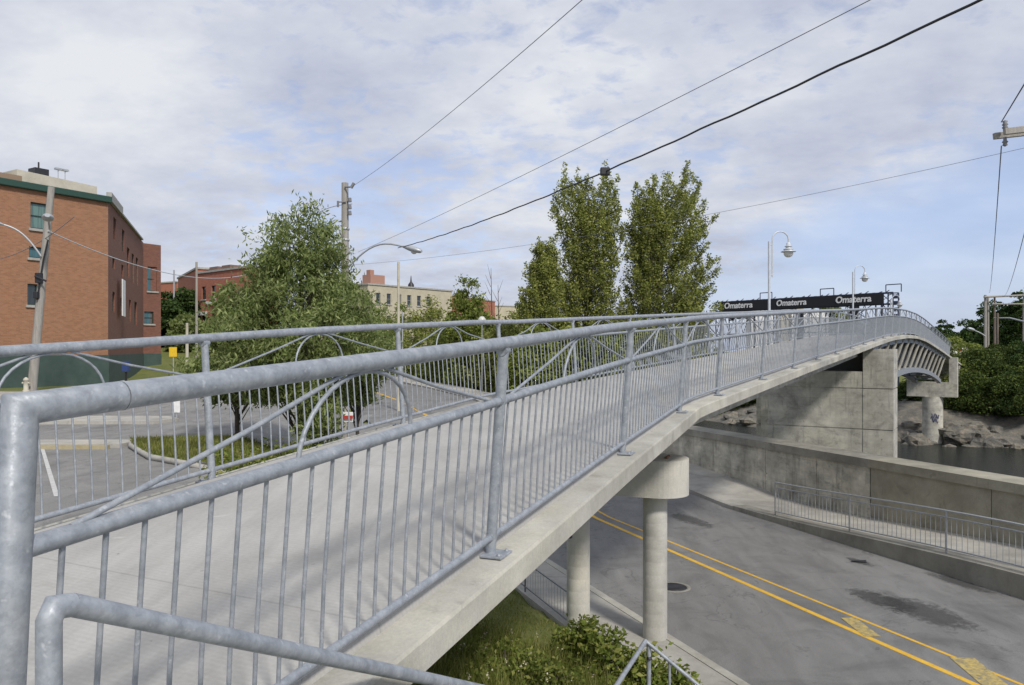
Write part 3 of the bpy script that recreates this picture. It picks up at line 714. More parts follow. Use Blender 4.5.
mb = MB(); mb.pipe([A+Vector((0,0,-1.1)), A+Vector((0,0,-.05)), A+Vector((0,0,-.015))+d*.008, A+d*.032], .0288, 20); mb.build('post', M['galv'], hr)
mb = MB(); C = A+d*1.03+Vector((0,0,0)); mb.tube([C, C+Vector((0,0,-1.2))], .025, 12); mb.build('post', M['galv'], hr)
lh = thing('handrail', loc(6.9, -1.5, -3.3), 'thin galvanised handrail peaking at the stair landing in front of the leafy shrub', 'handrail')
P = at(645.5, 641, 7.0); Q = at(612, 692, 6.0); S = at(704, 690, 6.75)
S2 = P+(S-P)*3
for nm, a_, b_, r in (('rail', Q+(Q-P)*1.2, P, .021), ('rail', P, S2, .017), ('post', P+Vector((.03,0,-.02)), P+Vector((.03,0,-1.0)), .021)):
    mb = MB(); mb.tube([a_, b_], r, 10); mb.build(nm, M['galv'], lh)
for kk in range(1, 8):
    a_ = P+(S-P)*(.42*kk)-Vector((0,0,.01)); mb = MB(); mb.tube([a_, a_-Vector((0,0,.9))], .012, 8); mb.build('baluster', M['galv'], lh)
for kk in range(2): mb = MB(); mb.lathe(P+Vector((.03,-.02,-.16-.27*kk)), [(.024,0),(.024,.02),(0,.02)], 8); mb.build('bracket', M['black'], lh)
# ------------------------------------------------------------------ walkway railing along the retaining wall
wr = thing('walkway_railing', (*xy(16.75, 20), -5.0), 'thin grey balustrade along the raised walkway in front of the retaining wall', 'railing')
def wpt(q, h): x, y = xy(16.62, q); return Vector((x, y, walkz(q)+.03+h))
qs = list(np.arange(-6, 19.7, 1.0))+[19.7]
for h, r in ((1.02,.024), (.86,.018), (.10,.018)):
    mb = MB(); mb.tube([wpt(q, h) for q in qs], r, 8); mb.build('rail', M['lamp_grey'], wr)
wposts = np.arange(19.7, -6, -3.05); tube1 = MB(); tube1.tube([(0,0,0),(0,0,1.03)], .026, 8); wp = None
for q in wposts:
    if wp is None: o = wp = tube1.build('post', M['lamp_grey'])
    else: o = wp.copy(); COL.objects.link(o)
    o.parent = wr; o.location = wpt(q, -.02)-Vector(wr['_w'])
tb_ = MB(); tb_.tube([(0,0,.10),(0,0,.86)], .0085, 5, caps=False); bp = None; cnt = 0; rest = MB()
for q in np.arange(19.55, -5.9, -.145):
    if cnt < 10 or cnt > 100+10:
        w0 = wpt(q, 0); rest.tube([w0+Vector((0,0,.1)), w0+Vector((0,0,.86))], .0085, 5, caps=False)
    else:
        if bp is None: o = bp = tb_.build('baluster', M['lamp_grey'])
        else: o = bp.copy(); COL.objects.link(o)
        o.parent = wr; o.location = wpt(q, 0)-Vector(wr['_w'])
    cnt += 1
ro = rest.build('balusters', M['galv'], wr); ro['kind'] = 'stuff'
sf = thing('sidewalk_fence', (*xy(6.3, 17), -5.3), 'low thin dark balustrade between the grass bank and the sidewalk, left of the round columns', 'railing')
def fpt(q, h): x, y = xy(6.33, q); return Vector((x, y, zroad(q)+.13+h))
for h in (.62, .08): mb = MB(); mb.tube([fpt(13.25, h), fpt(24, h)], .014, 6); mb.build('rail', M['wire_grey'], sf)
for q in (13.25, 15.5, 17.75, 20.0, 22.25): mb = MB(); mb.tube([fpt(q, -.1), fpt(q, .66)], .02, 6); mb.build('post', M['wire_grey'], sf)
for q in np.arange(13.39, 24, .14)[:76]: mb = MB(); mb.tube([fpt(q, .08), fpt(q, .62)], .0035, 4, caps=False); mb.build('baluster', M['lamp_grey'], sf)
# ------------------------------------------------------------------ lamps on the bridge
def bridge_lamp(t, label, side=-1):
    b0 = onpath(t, W-.22, -.15); root = thing('street_lamp', b0, label, 'street lamp', 'globe lamps along the far side of the bridge')
    mb = MB(); mb.tube([b0, b0+Vector((0,0,4.35))], .052, 12); mb.build('pole', M['lamp_white'], root)
    mb = MB(); _, T, R, _z = path(t); X = Vector((1,.2,0)).normalized()
    pts = [b0+Vector((0,0,2.9))+X*.14, b0+Vector((0,0,4.3))+X*.14]
    for k in range(13): an = PI-PI*k/12; pts.append(b0+Vector((0,0,4.45))+X*(.14+.36+.36*math.cos(an))+Vector((0,0,.32*math.sin(an))))
    pts.append(pts[-1]+Vector((0,0,-.12)))
    mb.tube(pts, .028, 8); mb.build('arm', M['lamp_white'], root)
    for hz in (3.0, 4.2): mb = MB(); mb.tube([b0+Vector((0,0,hz)), b0+Vector((0,0,hz))+X*.15], .02, 6); mb.build('bracket', M['lamp_white'], root)
    c = pts[-1]
    mb = MB(); mb.lathe(c, [(.03,.02),(.08,-.02),(.09,-.12),(.15,-.15),(.15,-.165),(.10,-.18),(.12,-.24),(.20,-.27),(.20,-.285),(.15,-.30),(.30,-.37),(.30,-.385),(0.2,-.38),(0,-.38)], 20); mb.build('shade', M['lamp_white'], root)
    mb = MB(); mb.lathe(c, [(.18,-.376),(.19,-.46),(.15,-.55),(.08,-.60),(0,-.61)], 18); mb.build('globe', M['lampglass'], root)
    return root
bridge_lamp(tY(29.4), 'white gooseneck lamp on the bridge, nearest and tallest in the picture')
bridge_lamp(tY(47.6), 'white gooseneck lamp on the bridge, in front of the black banner')
bridge_lamp(tY(63.6), 'white gooseneck lamp beyond the bridge crest, at the right end of the black stage truss')
# ------------------------------------------------------------------ leaves and trees
def leafcloud(name, C, size, aspect, mat, parent=None, droop=.3, up=.0):
    n = len(C); d = rng.normal(size=(n,3)); d[:,2] = d[:,2]*.7-droop*1.6+up; d /= np.linalg.norm(d, axis=1)[:,None]
    r = rng.normal(size=(n,3)); s = np.cross(d, r); s /= np.linalg.norm(s, axis=1)[:,None]+1e-9
    sz = size*(.6+.8*rng.random(n))[:,None]
    V = np.empty((n,4,3)); V[:,0] = C-d*sz*.5; V[:,2] = C+d*sz*.5; V[:,1] = C+s*sz*aspect*.5-d*sz*.05; V[:,3] = C-s*sz*aspect*.5-d*sz*.05
    V[:,1] += np.cross(s, d)*sz*.08; V[:,3] += np.cross(s, d)*sz*.08
    return npmesh(name, V.reshape(-1,3), np.arange(n*4).reshape(-1,4), mat, parent)
def tree(name, base, H, prof, label, cat, leafm, barkm=None, ncl=300, nleaf=80, lsize=.14, aspect=.4, clr=.45, droop=.3, trunk_r=.14, group=None, lean=(0,0), crown0=.15, oval=1.0, sprig=0.0, nlimb=60, shell=False):
    """prof: list of (height fraction, radius)"""
    base = Vector(base); root = thing(name, base, label, cat, group)
    hs = [p_[0] for p_ in prof]; rs = [p_[1] for p_ in prof]
    mb = MB(); top = base+Vector((lean[0], lean[1], H*.96)); pts = []
    for k in range(9):
        f = k/8; pts.append(base.lerp(top, f)+Vector((math.sin(f*5+base.x)*.04*H*.2, math.cos(f*4+base.y)*.04*H*.2, -.2 if k == 0 else 0)))
    mb.tube(pts, trunk_r, 9, radii=[trunk_r*(1-.92*(k/8)) + .006 for k in range(9)])
    Cs = []
    w = np.array([max(.05, r) for r in np.interp(np.linspace(0,1,60), hs, rs)]); w = w**1.4
    lo = hs[0]; fr = rng.choice(np.linspace(0,1,60), size=ncl, p=w/w.sum())
    for i in range(ncl):
        f = max(lo, min(1, fr[i]+rng.normal()*.012)); R_ = float(np.interp(f, hs, rs)); a = rng.random()*2*PI
        lump = 1+.28*mnoise.noise(Vector((math.cos(a)*1.3+base.x, math.sin(a)*1.3+base.y, f*5)))*1.5
        rr = R_*lump*math.sqrt(rng.random()*.75+.25*rng.random())*(1.0)
        ctr = base.lerp(top, f)+Vector((math.cos(a)*rr, math.sin(a)*rr*oval, 0)); ctr.z = base.z+H*f
        if i < nlimb and R_ > .2:
            f0 = max(.05, f-.16-.1*rng.random()); s0_ = base.lerp(top, f0); md = s0_.lerp(ctr, .5)+Vector((0,0,-.06*rr))
            r0 = trunk_r*.38*(1-f*.7); mb.tube([s0_, md, ctr], r0, 5, radii=[r0, r0*.6, r0*.15])
        rad = clr*(.6+.7*rng.random()); m = int(nleaf*(.5+rng.random()))
        g = np.clip(rng.normal(size=(m,3)), -1.7, 1.7)*rad*.5; g[:,2] *= .8
        if shell: g = rng.normal(size=(m,3)); g /= np.linalg.norm(g, axis=1)[:,None]; g *= rad*(.72+.3*rng.random(m)**2)[:,None]; g[:,2] = np.abs(g[:,2])*.9-rad*.25
        if sprig: # upward shoots
            g[:,2] += np.minimum(np.abs(rng.normal(size=m)), 1.7)*sprig; g[:,:2] *= np.maximum(.25, 1-g[:,2:3]/(rad+sprig)*.55)
        outx = math.cos(a); outy = math.sin(a); ext = np.minimum(np.abs(rng.normal(size=m)), 1.6)*rad*.35
        g[:,0] += outx*ext; g[:,1] += outy*ext; g[:,2] -= droop*ext*1.2
        Cs.append(np.array([ctr.x, ctr.y, ctr.z])+g)
    mb.build('trunk', barkm or M['bark'], root)
    leafcloud('crown', np.concatenate(Cs), lsize, aspect, leafm, root, droop)
    return root
def limb_tree(name, base, H, env, label, cat, leafm, nl=90, nleaf=150, lsize=.2, spread=.5, rise=.26, trunk_r=.3, barkm=None, jag=.3):
    base = Vector(base); root = thing(name, base, label, cat); hs = [e[0] for e in env]; mb = MB(); top = base+Vector((.15, 0, H*.93)); mb.tube([base-Vector((0,0,.3)), base.lerp(top, .5)+Vector((.12,0,0)), top], trunk_r, 8, radii=[trunk_r, trunk_r*.55, .03]); Cs = []
    for i in range(nl):
        ft = hs[0]+(1-hs[0])*((i+.5)/nl)**.85; a = i*2.39996+rng.normal()*.35; side = math.cos(a)
        Rr = float(np.interp(ft, hs, [e[1] for e in env])) if side < 0 else float(np.interp(ft, hs, [e[2] for e in env]))
        Rr *= 1+jag*rng.normal()*.6; f0 = max(.06, ft-rise*(.7+.5*rng.random())); s0_ = base.lerp(top, f0)
        tip = Vector((base.x+.15*ft+side*Rr, base.y+math.sin(a)*Rr*.9, base.z+H*min(1.02, ft+.03*rng.normal())))
        inner = s0_+(tip-s0_)*.5+Vector((side*Rr*.14, math.sin(a)*Rr*.14, -.15)); r0 = trunk_r*.3*(1.1-ft); mb.tube([s0_, inner, tip], r0, 4, radii=[r0, r0*.6, .008])
        m = int(nleaf*(.5+.8*rng.random())); t = .22+.82*rng.random(m)**.8; P0 = np.array(s0_); P1_ = np.array(inner); P2_ = np.array(tip); t_ = t[:,None]
        ctr = P0*(1-t_)**2+P1_*2*t_*(1-t_)+P2_*t_*t_; w = (spread*(1.15-.8*t))[:,None]; g = np.clip(rng.normal(size=(m,3)), -1.8, 1.8)*w*.55; k = np.floor(t*9+rng.random(m)*.6).astype(int) % 9
        tw = rng.normal(size=(9,3))*spread*.55; tw[:,2] = np.abs(tw[:,2])*.9; Cs.append(ctr+g*.55+tw[k]*(1.2-.9*t_))
    mb.build('trunk', barkm or M['bark'], root); leafcloud('crown', np.concatenate(Cs), lsize, .55, leafm, root, -.15); return root
# big ash trees on the island
gz = hgt(-7, 24.5)
tree('ash_tree', (-6.75,24.6,gz), 8.35, [(.30,1.2),(.36,2.3),(.44,2.75),(.55,2.3),(.68,1.8),(.8,1.35),(.92,.85),(1,.35)], 'tall drooping green tree by the parking lot, left of the thick pale utility pole', 'tree', M['leaf_ash'], ncl=440, nleaf=125, lsize=.175, aspect=.28, clr=.5, droop=.6, trunk_r=.15, group=None)
tree('ash_tree', (-9.0,25.2,hgt(-9,25.2)), 5.2, [(.32,.7),(.45,1.35),(.6,1.35),(.8,.9),(1,.3)], 'low drooping tree left of the tall tree, in front of the distant brick building', 'tree', M['leaf_ash'], ncl=115, nleaf=90, lsize=.2, aspect=.3, clr=.42, droop=.5, trunk_r=.08)
tree('ash_tree', (-5.5,27.2,hgt(-5.5,27)), 5.4, [(.52,.5),(.6,1.1),(.7,1.1),(.85,.6),(1,.25)], 'low drooping tree right of the tall tree, below the street light arm', 'tree', M['leaf_ash'], ncl=62, nleaf=90, lsize=.2, aspect=.3, clr=.42, droop=.5, trunk_r=.08)
tree('ash_tree', (-5.9,23.0,hgt(-5.9,23.0)), 3.0, [(.25,.3),(.5,.62),(.8,.7),(1,.3)], 'dense low sapling with leaves almost to the ground in front of the tall tree', 'tree', M['leaf_ash'], ncl=40, nleaf=80, lsize=.19, aspect=.3, clr=.38, droop=.5, trunk_r=.06)
# poplars
limb_tree('poplar_tree', at(586, 350, 58)+Vector((0,0,-3.6)), 17.0, [(.14,3.6,3.6),(.3,3.2,3.4),(.45,2.3,2.8),(.6,1.8,2.3),(.78,2.1,2.3),(.92,2.5,2.1),(1,1.9,1.6)], 'left of the two tall poplars, its crown crossed by the thick black cable', 'tree', M['leaf_poplar'], nl=165, nleaf=330, spread=1.0, lsize=.185, jag=.2)
limb_tree('poplar_tree', at(657, 350, 60)+Vector((0,0,-3.6)), 17.3, [(.12,4.1,4.1),(.28,3.8,4.5),(.42,3.2,4.2),(.55,2.5,4.2),(.68,2.3,3.3),(.82,2.2,3.5),(.93,1.9,3.0),(1,1.2,1.8)], 'right of the two tall poplars, the tallest tree', 'tree', M['leaf_poplar'], nl=215, nleaf=350, spread=1.05, lsize=.185, jag=.2)
limb_tree('poplar_tree', at(542, 350, 56)+Vector((0,0,-3.6)), 11.4, [(.12,3.0,3.0),(.35,2.7,2.8),(.55,1.9,2.2),(.75,1.2,1.4),(1,.4,.4)], 'shorter poplar with a thin crown at the left foot of the two tall poplars', 'tree', M['leaf_poplar'], nl=140, nleaf=280, spread=.9, lsize=.185, trunk_r=.18)
limb_tree('poplar_tree', at(686, 350, 57)+Vector((0,0,-3.6)), 7.6, [(.12,1.6,2.0),(.5,1.5,2.0),(1,.5,.5)], 'low leafy poplar at the right foot of the tallest poplar', 'tree', M['leaf_poplar'], nl=60, nleaf=200, spread=.8, trunk_r=.15)
tree('conifer_tree', at(468, 350, 68)+Vector((0,0,-3.4)), 9.9, [(.1,2.0),(.35,2.1),(.6,1.6),(.8,1.0),(.93,.6),(1,.35)], 'pointed bright green tree in front of the distant red roofed block', 'tree', M['leaf_light'], ncl=260, nleaf=90, lsize=.27, aspect=.5, clr=.6, droop=.2, trunk_r=.14)
# rows of shrubs beyond the retaining wall
shr = [(385,303,99,3.4),(405,298,92,3.4),(430,300,82,3.2),(450,318,74,2.4),(486,312,66,2.5),(505,318,62,2.4),(520,305,66,2.4),(535,330,52,2.0),(562,328,54,2.2),(600,326,53,2.3),(628,318,55,2.4),(660,322,54,2.4),(470,338,69,2.0),(442,340,78,2.2)]
names = ['in front of the cream building, far left','behind the thin pale pole','below the cream building, right half','small and yellowish, right of the thin pole','just right of the pointed tree','between the pointed tree and the poplars','leaning on the short poplar','below the short poplar','below the left tall poplar','between the two tall poplars, low down','below the tallest poplar, left side','below the tallest poplar, right side','low in front of the pointed tree','low in front of the yellowish shrub']
for i, (u, vt, Y_, r_) in enumerate(shr):
    b0 = at(u, 350, Y_); b0.z = -3.6; Hh = (350-vt)/F*Y_+3.6
    tree('shrub', b0, Hh, [(.02,r_*.8),(.3,r_),(.6,r_*.85),(.85,r_*.5),(1,r_*.15)], 'bushy green shrub '+names[i], 'shrub', M['leaf_light'] if i % 3 != 2 else M['leaf_poplar'], ncl=130, nleaf=75, lsize=.28, aspect=.5, clr=.7, droop=.1, trunk_r=.07, group='shrubs beyond the retaining wall', nlimb=15)
# dead bare trees
for u, vt, lab in ((489,268,'thin bare dead tree standing right of the pointed tree'), (496,285,'shorter bare dead tree beside the taller bare one')):
    b0 = at(u, 350, 75); b0.z = -3.5; root = thing('bare_tree', b0, lab, 'tree'); mb = MB(); tp = at(u+2, vt, 75); mb.tube([b0, b0.lerp(tp, .5)+Vector((.2,0,0)), tp], .09, 6, radii=[.12,.07,.015])
    for k in range(9):
        f = .35+.07*k; s0_ = b0.lerp(tp, f); mb.tube([s0_, s0_+Vector((random.choice((-1,1))*(.3+.4*random.random()), .1, 1.0+.5*random.random()))], .03, 5, radii=[.03,.008])
    mb.build('trunk', M['bark'], root)
# far bank bushes right
bk = [(966,340,90,3.4),(985,354,86,3.8),(1005,347,87,4.6),(1030,345,85,5.0),(978,378,79.5,2.8),(1000,382,78,3.0),(1022,376,76.5,3.2),(1048,368,75,4.5),(958,366,86,2.6),(905,392,88,3.2),(925,388,90,4.0),(946,378,88,3.2),(885,385,94,4.0),(700,388,103,4.5),(722,384,103,4.0),(742,388,102,4.2),(762,380,103,4.5),(682,384,108,5)]
bl = ['pale green, right behind the far pier','rounded, just left of the paired wooden poles','broad, below the paired wooden poles','tall, cut by the right edge of the picture','low, hanging over the rocks right of the far pier','dark, in the middle of the bank over the rocks','dark and wide over the rocks near the right edge','darkest, at the right edge over the rocks','small, touching the far pier upstand','under the arch, left of the far column','under the arch, straight behind the far column','right behind the far column base','deep under the arch beside the near pier','far left, seen through the railing under the tallest poplar','second from the left in the gap under the ramp','third from the left in the gap under the ramp','just left of the near pier wall, under the deck','farthest left, low behind the railing']
for i, (u, vt, Y_, r_) in enumerate(bk):
    b0 = at(u, 350, Y_); b0.z = hgt(b0.x, b0.y)-.3; Hh = (350-vt)/F*Y_-b0.z
    tree('bank_bush', b0, Hh, [(.0,r_*.75),(.25,r_),(.55,r_*.95),(.8,r_*.65),(1,r_*.2)], 'leafy riverbank bush '+bl[i], 'bush', M['leaf_light'] if i in (0,8) else (M['leaf_bank'] if i % 3 else M['leaf_dark']), ncl=46+12*(i % 4), nleaf=330, lsize=.27, aspect=.5, shell=True, clr=1.0+.3*(i % 3), droop=.15, trunk_r=.1, group='bushes on the far riverbank', nlimb=15)
# distant trees
far = [(1005,300,112,5.5,'leaf_dark','big dark tree behind the paired wooden poles'),(1030,290,108,6.5,'leaf_dark','tallest dark tree at the right edge of the picture'),(985,318,135,6,'leaf_dark','distant tree left of the paired wooden poles'),(945,322,150,5,'leaf_dark','distant tree rising beyond the far end of the bridge'),(968,328,170,6,'leaf_bank','distant low tree above the white building'),(958,331,180,6,'leaf_bank','faint low distant tree left above the white building'),(916,326,170,5,'leaf_bank','distant tree just visible over the bridge hump'),
 (838,302,125,3.0,'leaf_light','bright green tree standing under the stage truss'),(822,304,128,2.5,'leaf_light','smaller bright green tree under the stage truss'),
 (178,291,98,3.2,'leaf_dark','dark round tree at the end of the street beside the tall brick building'),(160,303,92,2.2,'leaf_dark','dark tree right against the tall brick building'),
 (1050,320,140,7,'leaf_dark','dark tree beyond the right edge'),(190,318,88,1.6,'leaf_ash','pale small bush beside the parked cars')]
for (u, vt, Y_, r_, lm, lab) in far:
    b0 = at(u, 350, Y_); b0.z = hgt(b0.x, b0.y); Hh = (350-vt)/F*Y_-b0.z
    tree('distant_tree', b0, Hh, [(.08,r_*.6),(.3,r_),(.6,r_*.9),(.85,r_*.55),(1,r_*.2)], lab, 'tree', M[lm], ncl=90, nleaf=150, lsize=.42, shell=True, aspect=.6, clr=1.15, droop=.05, trunk_r=.2, nlimb=15)
# near shrub and weeds by the columns
def weeds(name, u, v, Y_, H, r, label, mat, n=60, ls=.09, cat='shrub'):
    b0 = at(u, v, Y_); b0.z = hgt(b0.x, b0.y)
    return tree(name, b0, H*.8, [(.0,r*.7),(.35,r),(.7,r*.8),(1,r*.35)], label, cat, mat, ncl=n, nleaf=42, lsize=ls, aspect=.5, clr=.2, droop=.12, trunk_r=.02, nlimb=n)
weeds('leafy_shrub', 612, 655, 11.4, .95, .42, 'bright green broadleaf shrub between the two round columns', M['leaf_weed'], 40, .10)
weeds('leafy_shrub', 642, 650, 11.4, .8, .36, 'yellowish broadleaf shrub behind the peak of the thin handrail', M['leaf_weed'], 32, .10)
weeds('leafy_shrub', 668, 660, 11.2, .75, .38, 'small broadleaf shrub right of the thin handrail peak, by the sidewalk', M['leaf_weed'], 45, .10)
weeds('leafy_shrub', 580, 640, 12.2, .95, .34, 'spindly shrub against the foot of the left round column', M['leaf_weed'], 40, .09)
weeds('weed_clump', 548, 675, 10.6, .42, .5, 'low weed clump left of the broadleaf shrubs', M['leaf_weed'], 26, .07, 'weeds')
weeds('weed_clump', 505, 680, 10.2, .5, .6, 'low weed clump on the grass bank at the bottom edge', M['leaf_weed'], 26, .07, 'weeds')
weeds('weed_clump', 462, 690, 9.8, .45, .55, 'weed clump nearest the concrete ramp edge at the bottom', M['leaf_weed'], 24, .06, 'weeds')
# weed verge left of the ramp
for i, (s_, l_) in enumerate(((6.5,-5.8),(7.3,-5.85),(8.2,-5.9),(9.2,-6.0))):
    b0 = loc(s_, l_, 0); b0.z = hgt(b0.x, b0.y)
    tree('verge_weeds', b0, .78, [(.0,.25),(.5,.3),(1,.25)], 'green weeds growing along the outside of the farther railing, '+['leftmost patch','second patch from the left','third patch from the left','farthest right patch'][i], 'weeds', M['leaf_weed'], ncl=55, nleaf=36, lsize=.06, aspect=.4, clr=.2, droop=-.2, trunk_r=.01, nlimb=10, group='weeds along the farther railing')
# grass blades on the bank and island
def blades(name, pts, h, w, mat):
    n = len(pts); a = rng.random(n)*2*PI; V = np.empty((n,3,3)); hh = h*(.5+rng.random(n))
    dx = np.cos(a)*w; dy = np.sin(a)*w; V[:,0] = pts; V[:,0,0] -= dx; V[:,0,1] -= dy; V[:,1] = pts; V[:,1,0] += dx; V[:,1,1] += dy
    V[:,2] = pts; V[:,2,2] += hh; V[:,2,0] += rng.normal(size=n)*hh*.35; V[:,2,1] += rng.normal(size=n)*hh*.35
    o = npmesh(name, V.reshape(-1,3), np.arange(n*3).reshape(-1,3), mat); o['kind'] = 'stuff'; return o
P_ = []
while len(P_) < 42000:
    q = rng.uniform(4, 20); p_ = rng.uniform(.5, 6.15); x, y = xy(p_, q)
    if mnoise.noise(Vector((x*.9, y*.9, 5))) > -.35 or rng.random() < .35: P_.append((x, y, hgt(x, y)-.01))
g1 = blades('grass', np.array(P_), .055, .010, M['blade']); tag(g1, 'short mown grass on the bank under the bridge', 'grass')
P_ = []
while len(P_) < 6000:
    q = rng.uniform(7.5, 11.5); p_ = rng.uniform(2.2, 5.5); x, y = xy(p_, q)
    if mnoise.noise(Vector((x*1.3, y*1.3, 2))) > -.1: P_.append((x, y, hgt(x, y)-.01))
g3_ = blades('tall_grass', np.array(P_), .34, .010, M['blade']); tag(g3_, 'long uncut grass among the weeds at the bottom edge', 'grass')
M['seed'] = m_plain('pale_seed_heads', (.55,.50,.38), .9)
sc_ = []
while len(sc_) < 260:
    q = rng.uniform(7.5, 11.5); p_ = rng.uniform(2.2, 5.5); x, y = xy(p_, q); k = rng.normal(size=(7,3))*.022; k[:,2] *= 1.6
    for r_ in k: sc_.append((x+r_[0], y+r_[1], hgt(x, y)+.33+r_[2]))
sd__ = leafcloud('seed_heads', np.array(sc_), .028, .7, M['seed']); tag(sd__, 'pale seed heads on the long grass at the bottom edge', 'seed heads', kind='stuff')
P_ = []
from mathutils.geometry import intersect_point_tri_2d
def inpoly(x, y, poly):
    c = False; j = len(poly)-1
    for i in range(len(poly)):
        if (poly[i][1] > y) != (poly[j][1] > y) and x < (poly[j][0]-poly[i][0])*(y-poly[i][1])/(poly[j][1]-poly[i][1])+poly[i][0]: c = not c
        j = i
    return c
while len(P_) < 16000:
    x = rng.uniform(-12.5, -3.5); y = rng.uniform(19, 26)
    if inpoly(x, y, isl): P_.append((x, y, hgt(x, y)+.14))
g2 = blades('grass', np.array(P_), .12, .018, M['blade']); tag(g2, 'grass on the kerbed island under the tall drooping tree', 'grass')
# rocks on the far bank
def rock(i, x, y, r):
    z = hgt(x, y); mb = MB(); n = 10; vs = []; rows = 6
    for a in range(rows+1):
        th = PI*a/rows
        for b2 in range(n):
            ph = 2*PI*b2/n; d = Vector((math.sin(th)*math.cos(ph), math.sin(th)*math.sin(ph), math.cos(th)))
            k = 1+.55*mnoise.noise(d*1.3+Vector((i*3.1,0,0))); vs.append(Vector((x, y, z+.1*r))+Vector((d.x*r*k*1.25, d.y*r*k, d.z*r*k*.65)))
    fs = [(a*n+b2, a*n+(b2+1) % n, (a+1)*n+(b2+1) % n, (a+1)*n+b2) for a in range(rows) for b2 in range(n)]
    mb.add(vs, fs); o = mb.build('rock', M['rock'])
    tag(o, 'angular grey and tan boulder on the waterline of the far bank', 'rock', 'boulders on the far bank'); return o
for i in range(64):
    q = 40+i*.62+random.random()*.4; x, y = xy(shore_far(q)+random.choice((.1,.5,1.4,2.6,3.8))+random.random()*.5, q)
    rock(i, x, y, .45+.55*random.random())
for i in range(34):
    a_ = rng.uniform(-2.9, .3); d_ = rng.uniform(1.2, 4.2); o_ = rock(100+i, cc.x+math.cos(a_)*d_*1.4, cc.y+math.sin(a_)*d_, rng.uniform(.5, 1.15)); o_['label'] = 'tan boulder piled round the foot of the far round pier column'; o_['group'] = 'boulders round the far pier column'
    for v_ in o_.data.vertices: v_.co.z += max(0, 1.25-.35*d_)
# ------------------------------------------------------------------ buildings
def facade(mbw, p0, p1, z0, z1, wins, depth=.22, u0=0.0):
    """outer wall from p0 to p1 (normal to the right of p0->p1), openings wins=(a0,a1,b0,b1) in metres along/above z0"""
    p0 = Vector((*p0, 0)); p1 = Vector((*p1, 0)); D = p1-p0; Ln = D.length; D.normalize(); Nn = Vector((D.y, -D.x, 0))
    xs = sorted(set([0, Ln]+[w[0] for w in wins]+[w[1] for w in wins])); zs = sorted(set([z0, z1]+[w[2] for w in wins]+[w[3] for w in wins]))
    P = lambda a, z, dd=0: p0+D*a-Nn*dd+Vector((0,0,z))
    for i in range(len(xs)-1):
        for j in range(len(zs)-1):
            ca, cz = (xs[i]+xs[i+1])/2, (zs[j]+zs[j+1])/2
            if any(w[0] < ca < w[1] and w[2] < cz < w[3] for w in wins): continue
            mbw.quad(P(xs[i],zs[j]), P(xs[i+1],zs[j]), P(xs[i+1],zs[j+1]), P(xs[i],zs[j+1]), [(u0+xs[i],zs[j]),(u0+xs[i+1],zs[j]),(u0+xs[i+1],zs[j+1]),(u0+xs[i],zs[j+1])])
    for w in wins:
        a0, a1, b0, b1 = w[:4]
        for A_, B_ in (((a0,b0),(a1,b0)), ((a1,b0),(a1,b1)), ((a1,b1),(a0,b1)), ((a0,b1),(a0,b0))):
            mbw.quad(P(*A_), P(*A_, depth), P(*B_, depth), P(*B_), [(0,0),(.2,0),(.2,1),(0,1)])
    return P, D, Nn
def window(P, D, Nn, w, root, glass, frame, sill=True, bars=1, depth=.16, sillm=None):
    a0, a1, b0, b1 = w[:4]; ca, cb = (a0+a1)/2, (b0+b1)/2; t = .07
    mb = MB()
    for (a, b_, da, db) in ((ca,b0+t/2,a1-a0,t),(ca,b1-t/2,a1-a0,t),(a0+t/2,cb,t,b1-b0-2*t),(a1-t/2,cb,t,b1-b0-2*t)):
        mb.box(P(a, b_, depth), (da,.08,db), D, -Nn)
    for k in range(bars): mb.box(P(ca, b0+(b1-b0)*(k+1)/(bars+1), depth), (a1-a0-2*t,.06,.05), D, -Nn)
    f = mb.build('window', frame, root)
    mb = MB(); mb.box(P(ca, cb, depth+.05), (a1-a0-.02,.02,b1-b0-.02), D, -Nn); mb.build('pane', glass, f)
    if sill: mb = MB(); mb.box(P(ca, b0-.09, -.04), (a1-a0+.25,.16,.16), D, -Nn); mb.build('sill', sillm or M['stone'], f)
M['frame_dark'] = m_plain('dark_window_frame', (.02,.05,.04), .5)
# tall brick building, left
bb = thing('brick_building', (-28.4,54,-2.4), 'tall orange brick building with green cornice and green painted base, at the left edge', 'building')
Cc = (-28.4,54.0); L0 = (-41.0,33.7); Dd = (-36.2,75.4); Ee = (-35.2,77.0)
dirF = Vector((Cc[0]-L0[0], Cc[1]-L0[1])); LF = dirF.length; dirF.normalize()
def onF(u): # distance along facade at image column u
    t = (u-512)/F; return (t*L0[1]-L0[0])/(dirF.x-t*dirF.y)
def zF(a, v): return (350-v)/F*(L0[1]+dirF.y*a)
wF = []
for (u0, u1, vt, vb) in ((30.5,48.5,203,229), (29,44,247,258), (27.5,38,284,305), (-25,-4,200,229),(-25,-6,246,258),(-26,-8,284,306)):
    a0, a1 = onF(u0), onF(u1); am = (a0+a1)/2; wF.append((a0, a1, zF(am, vb), zF(am, vt)))
zt = 10.55; zg = -.35
w_ = MB(); P, D, Nn = facade(w_, L0, Cc, zg, zt, wF)
gl = [M['glass_green'], M['glass_teal'], M['glass_dark']]*2
for i, w in enumerate(wF): window(P, D, Nn, w, bb, gl[i], M['frame_dark'], bars=1 if i % 3 == 0 else 0)
w_.build('front_wall', M['brick'], bb)
def onS(u, A=Cc, B=Dd):
    d = Vector((B[0]-A[0], B[1]-A[1])).normalized(); t = (u-512)/F; return (t*A[1]-A[0])/(d.x-t*d.y)
LS = math.hypot(Dd[0]-Cc[0], Dd[1]-Cc[1])
dS = Vector((Dd[0]-Cc[0], Dd[1]-Cc[1])).normalized()
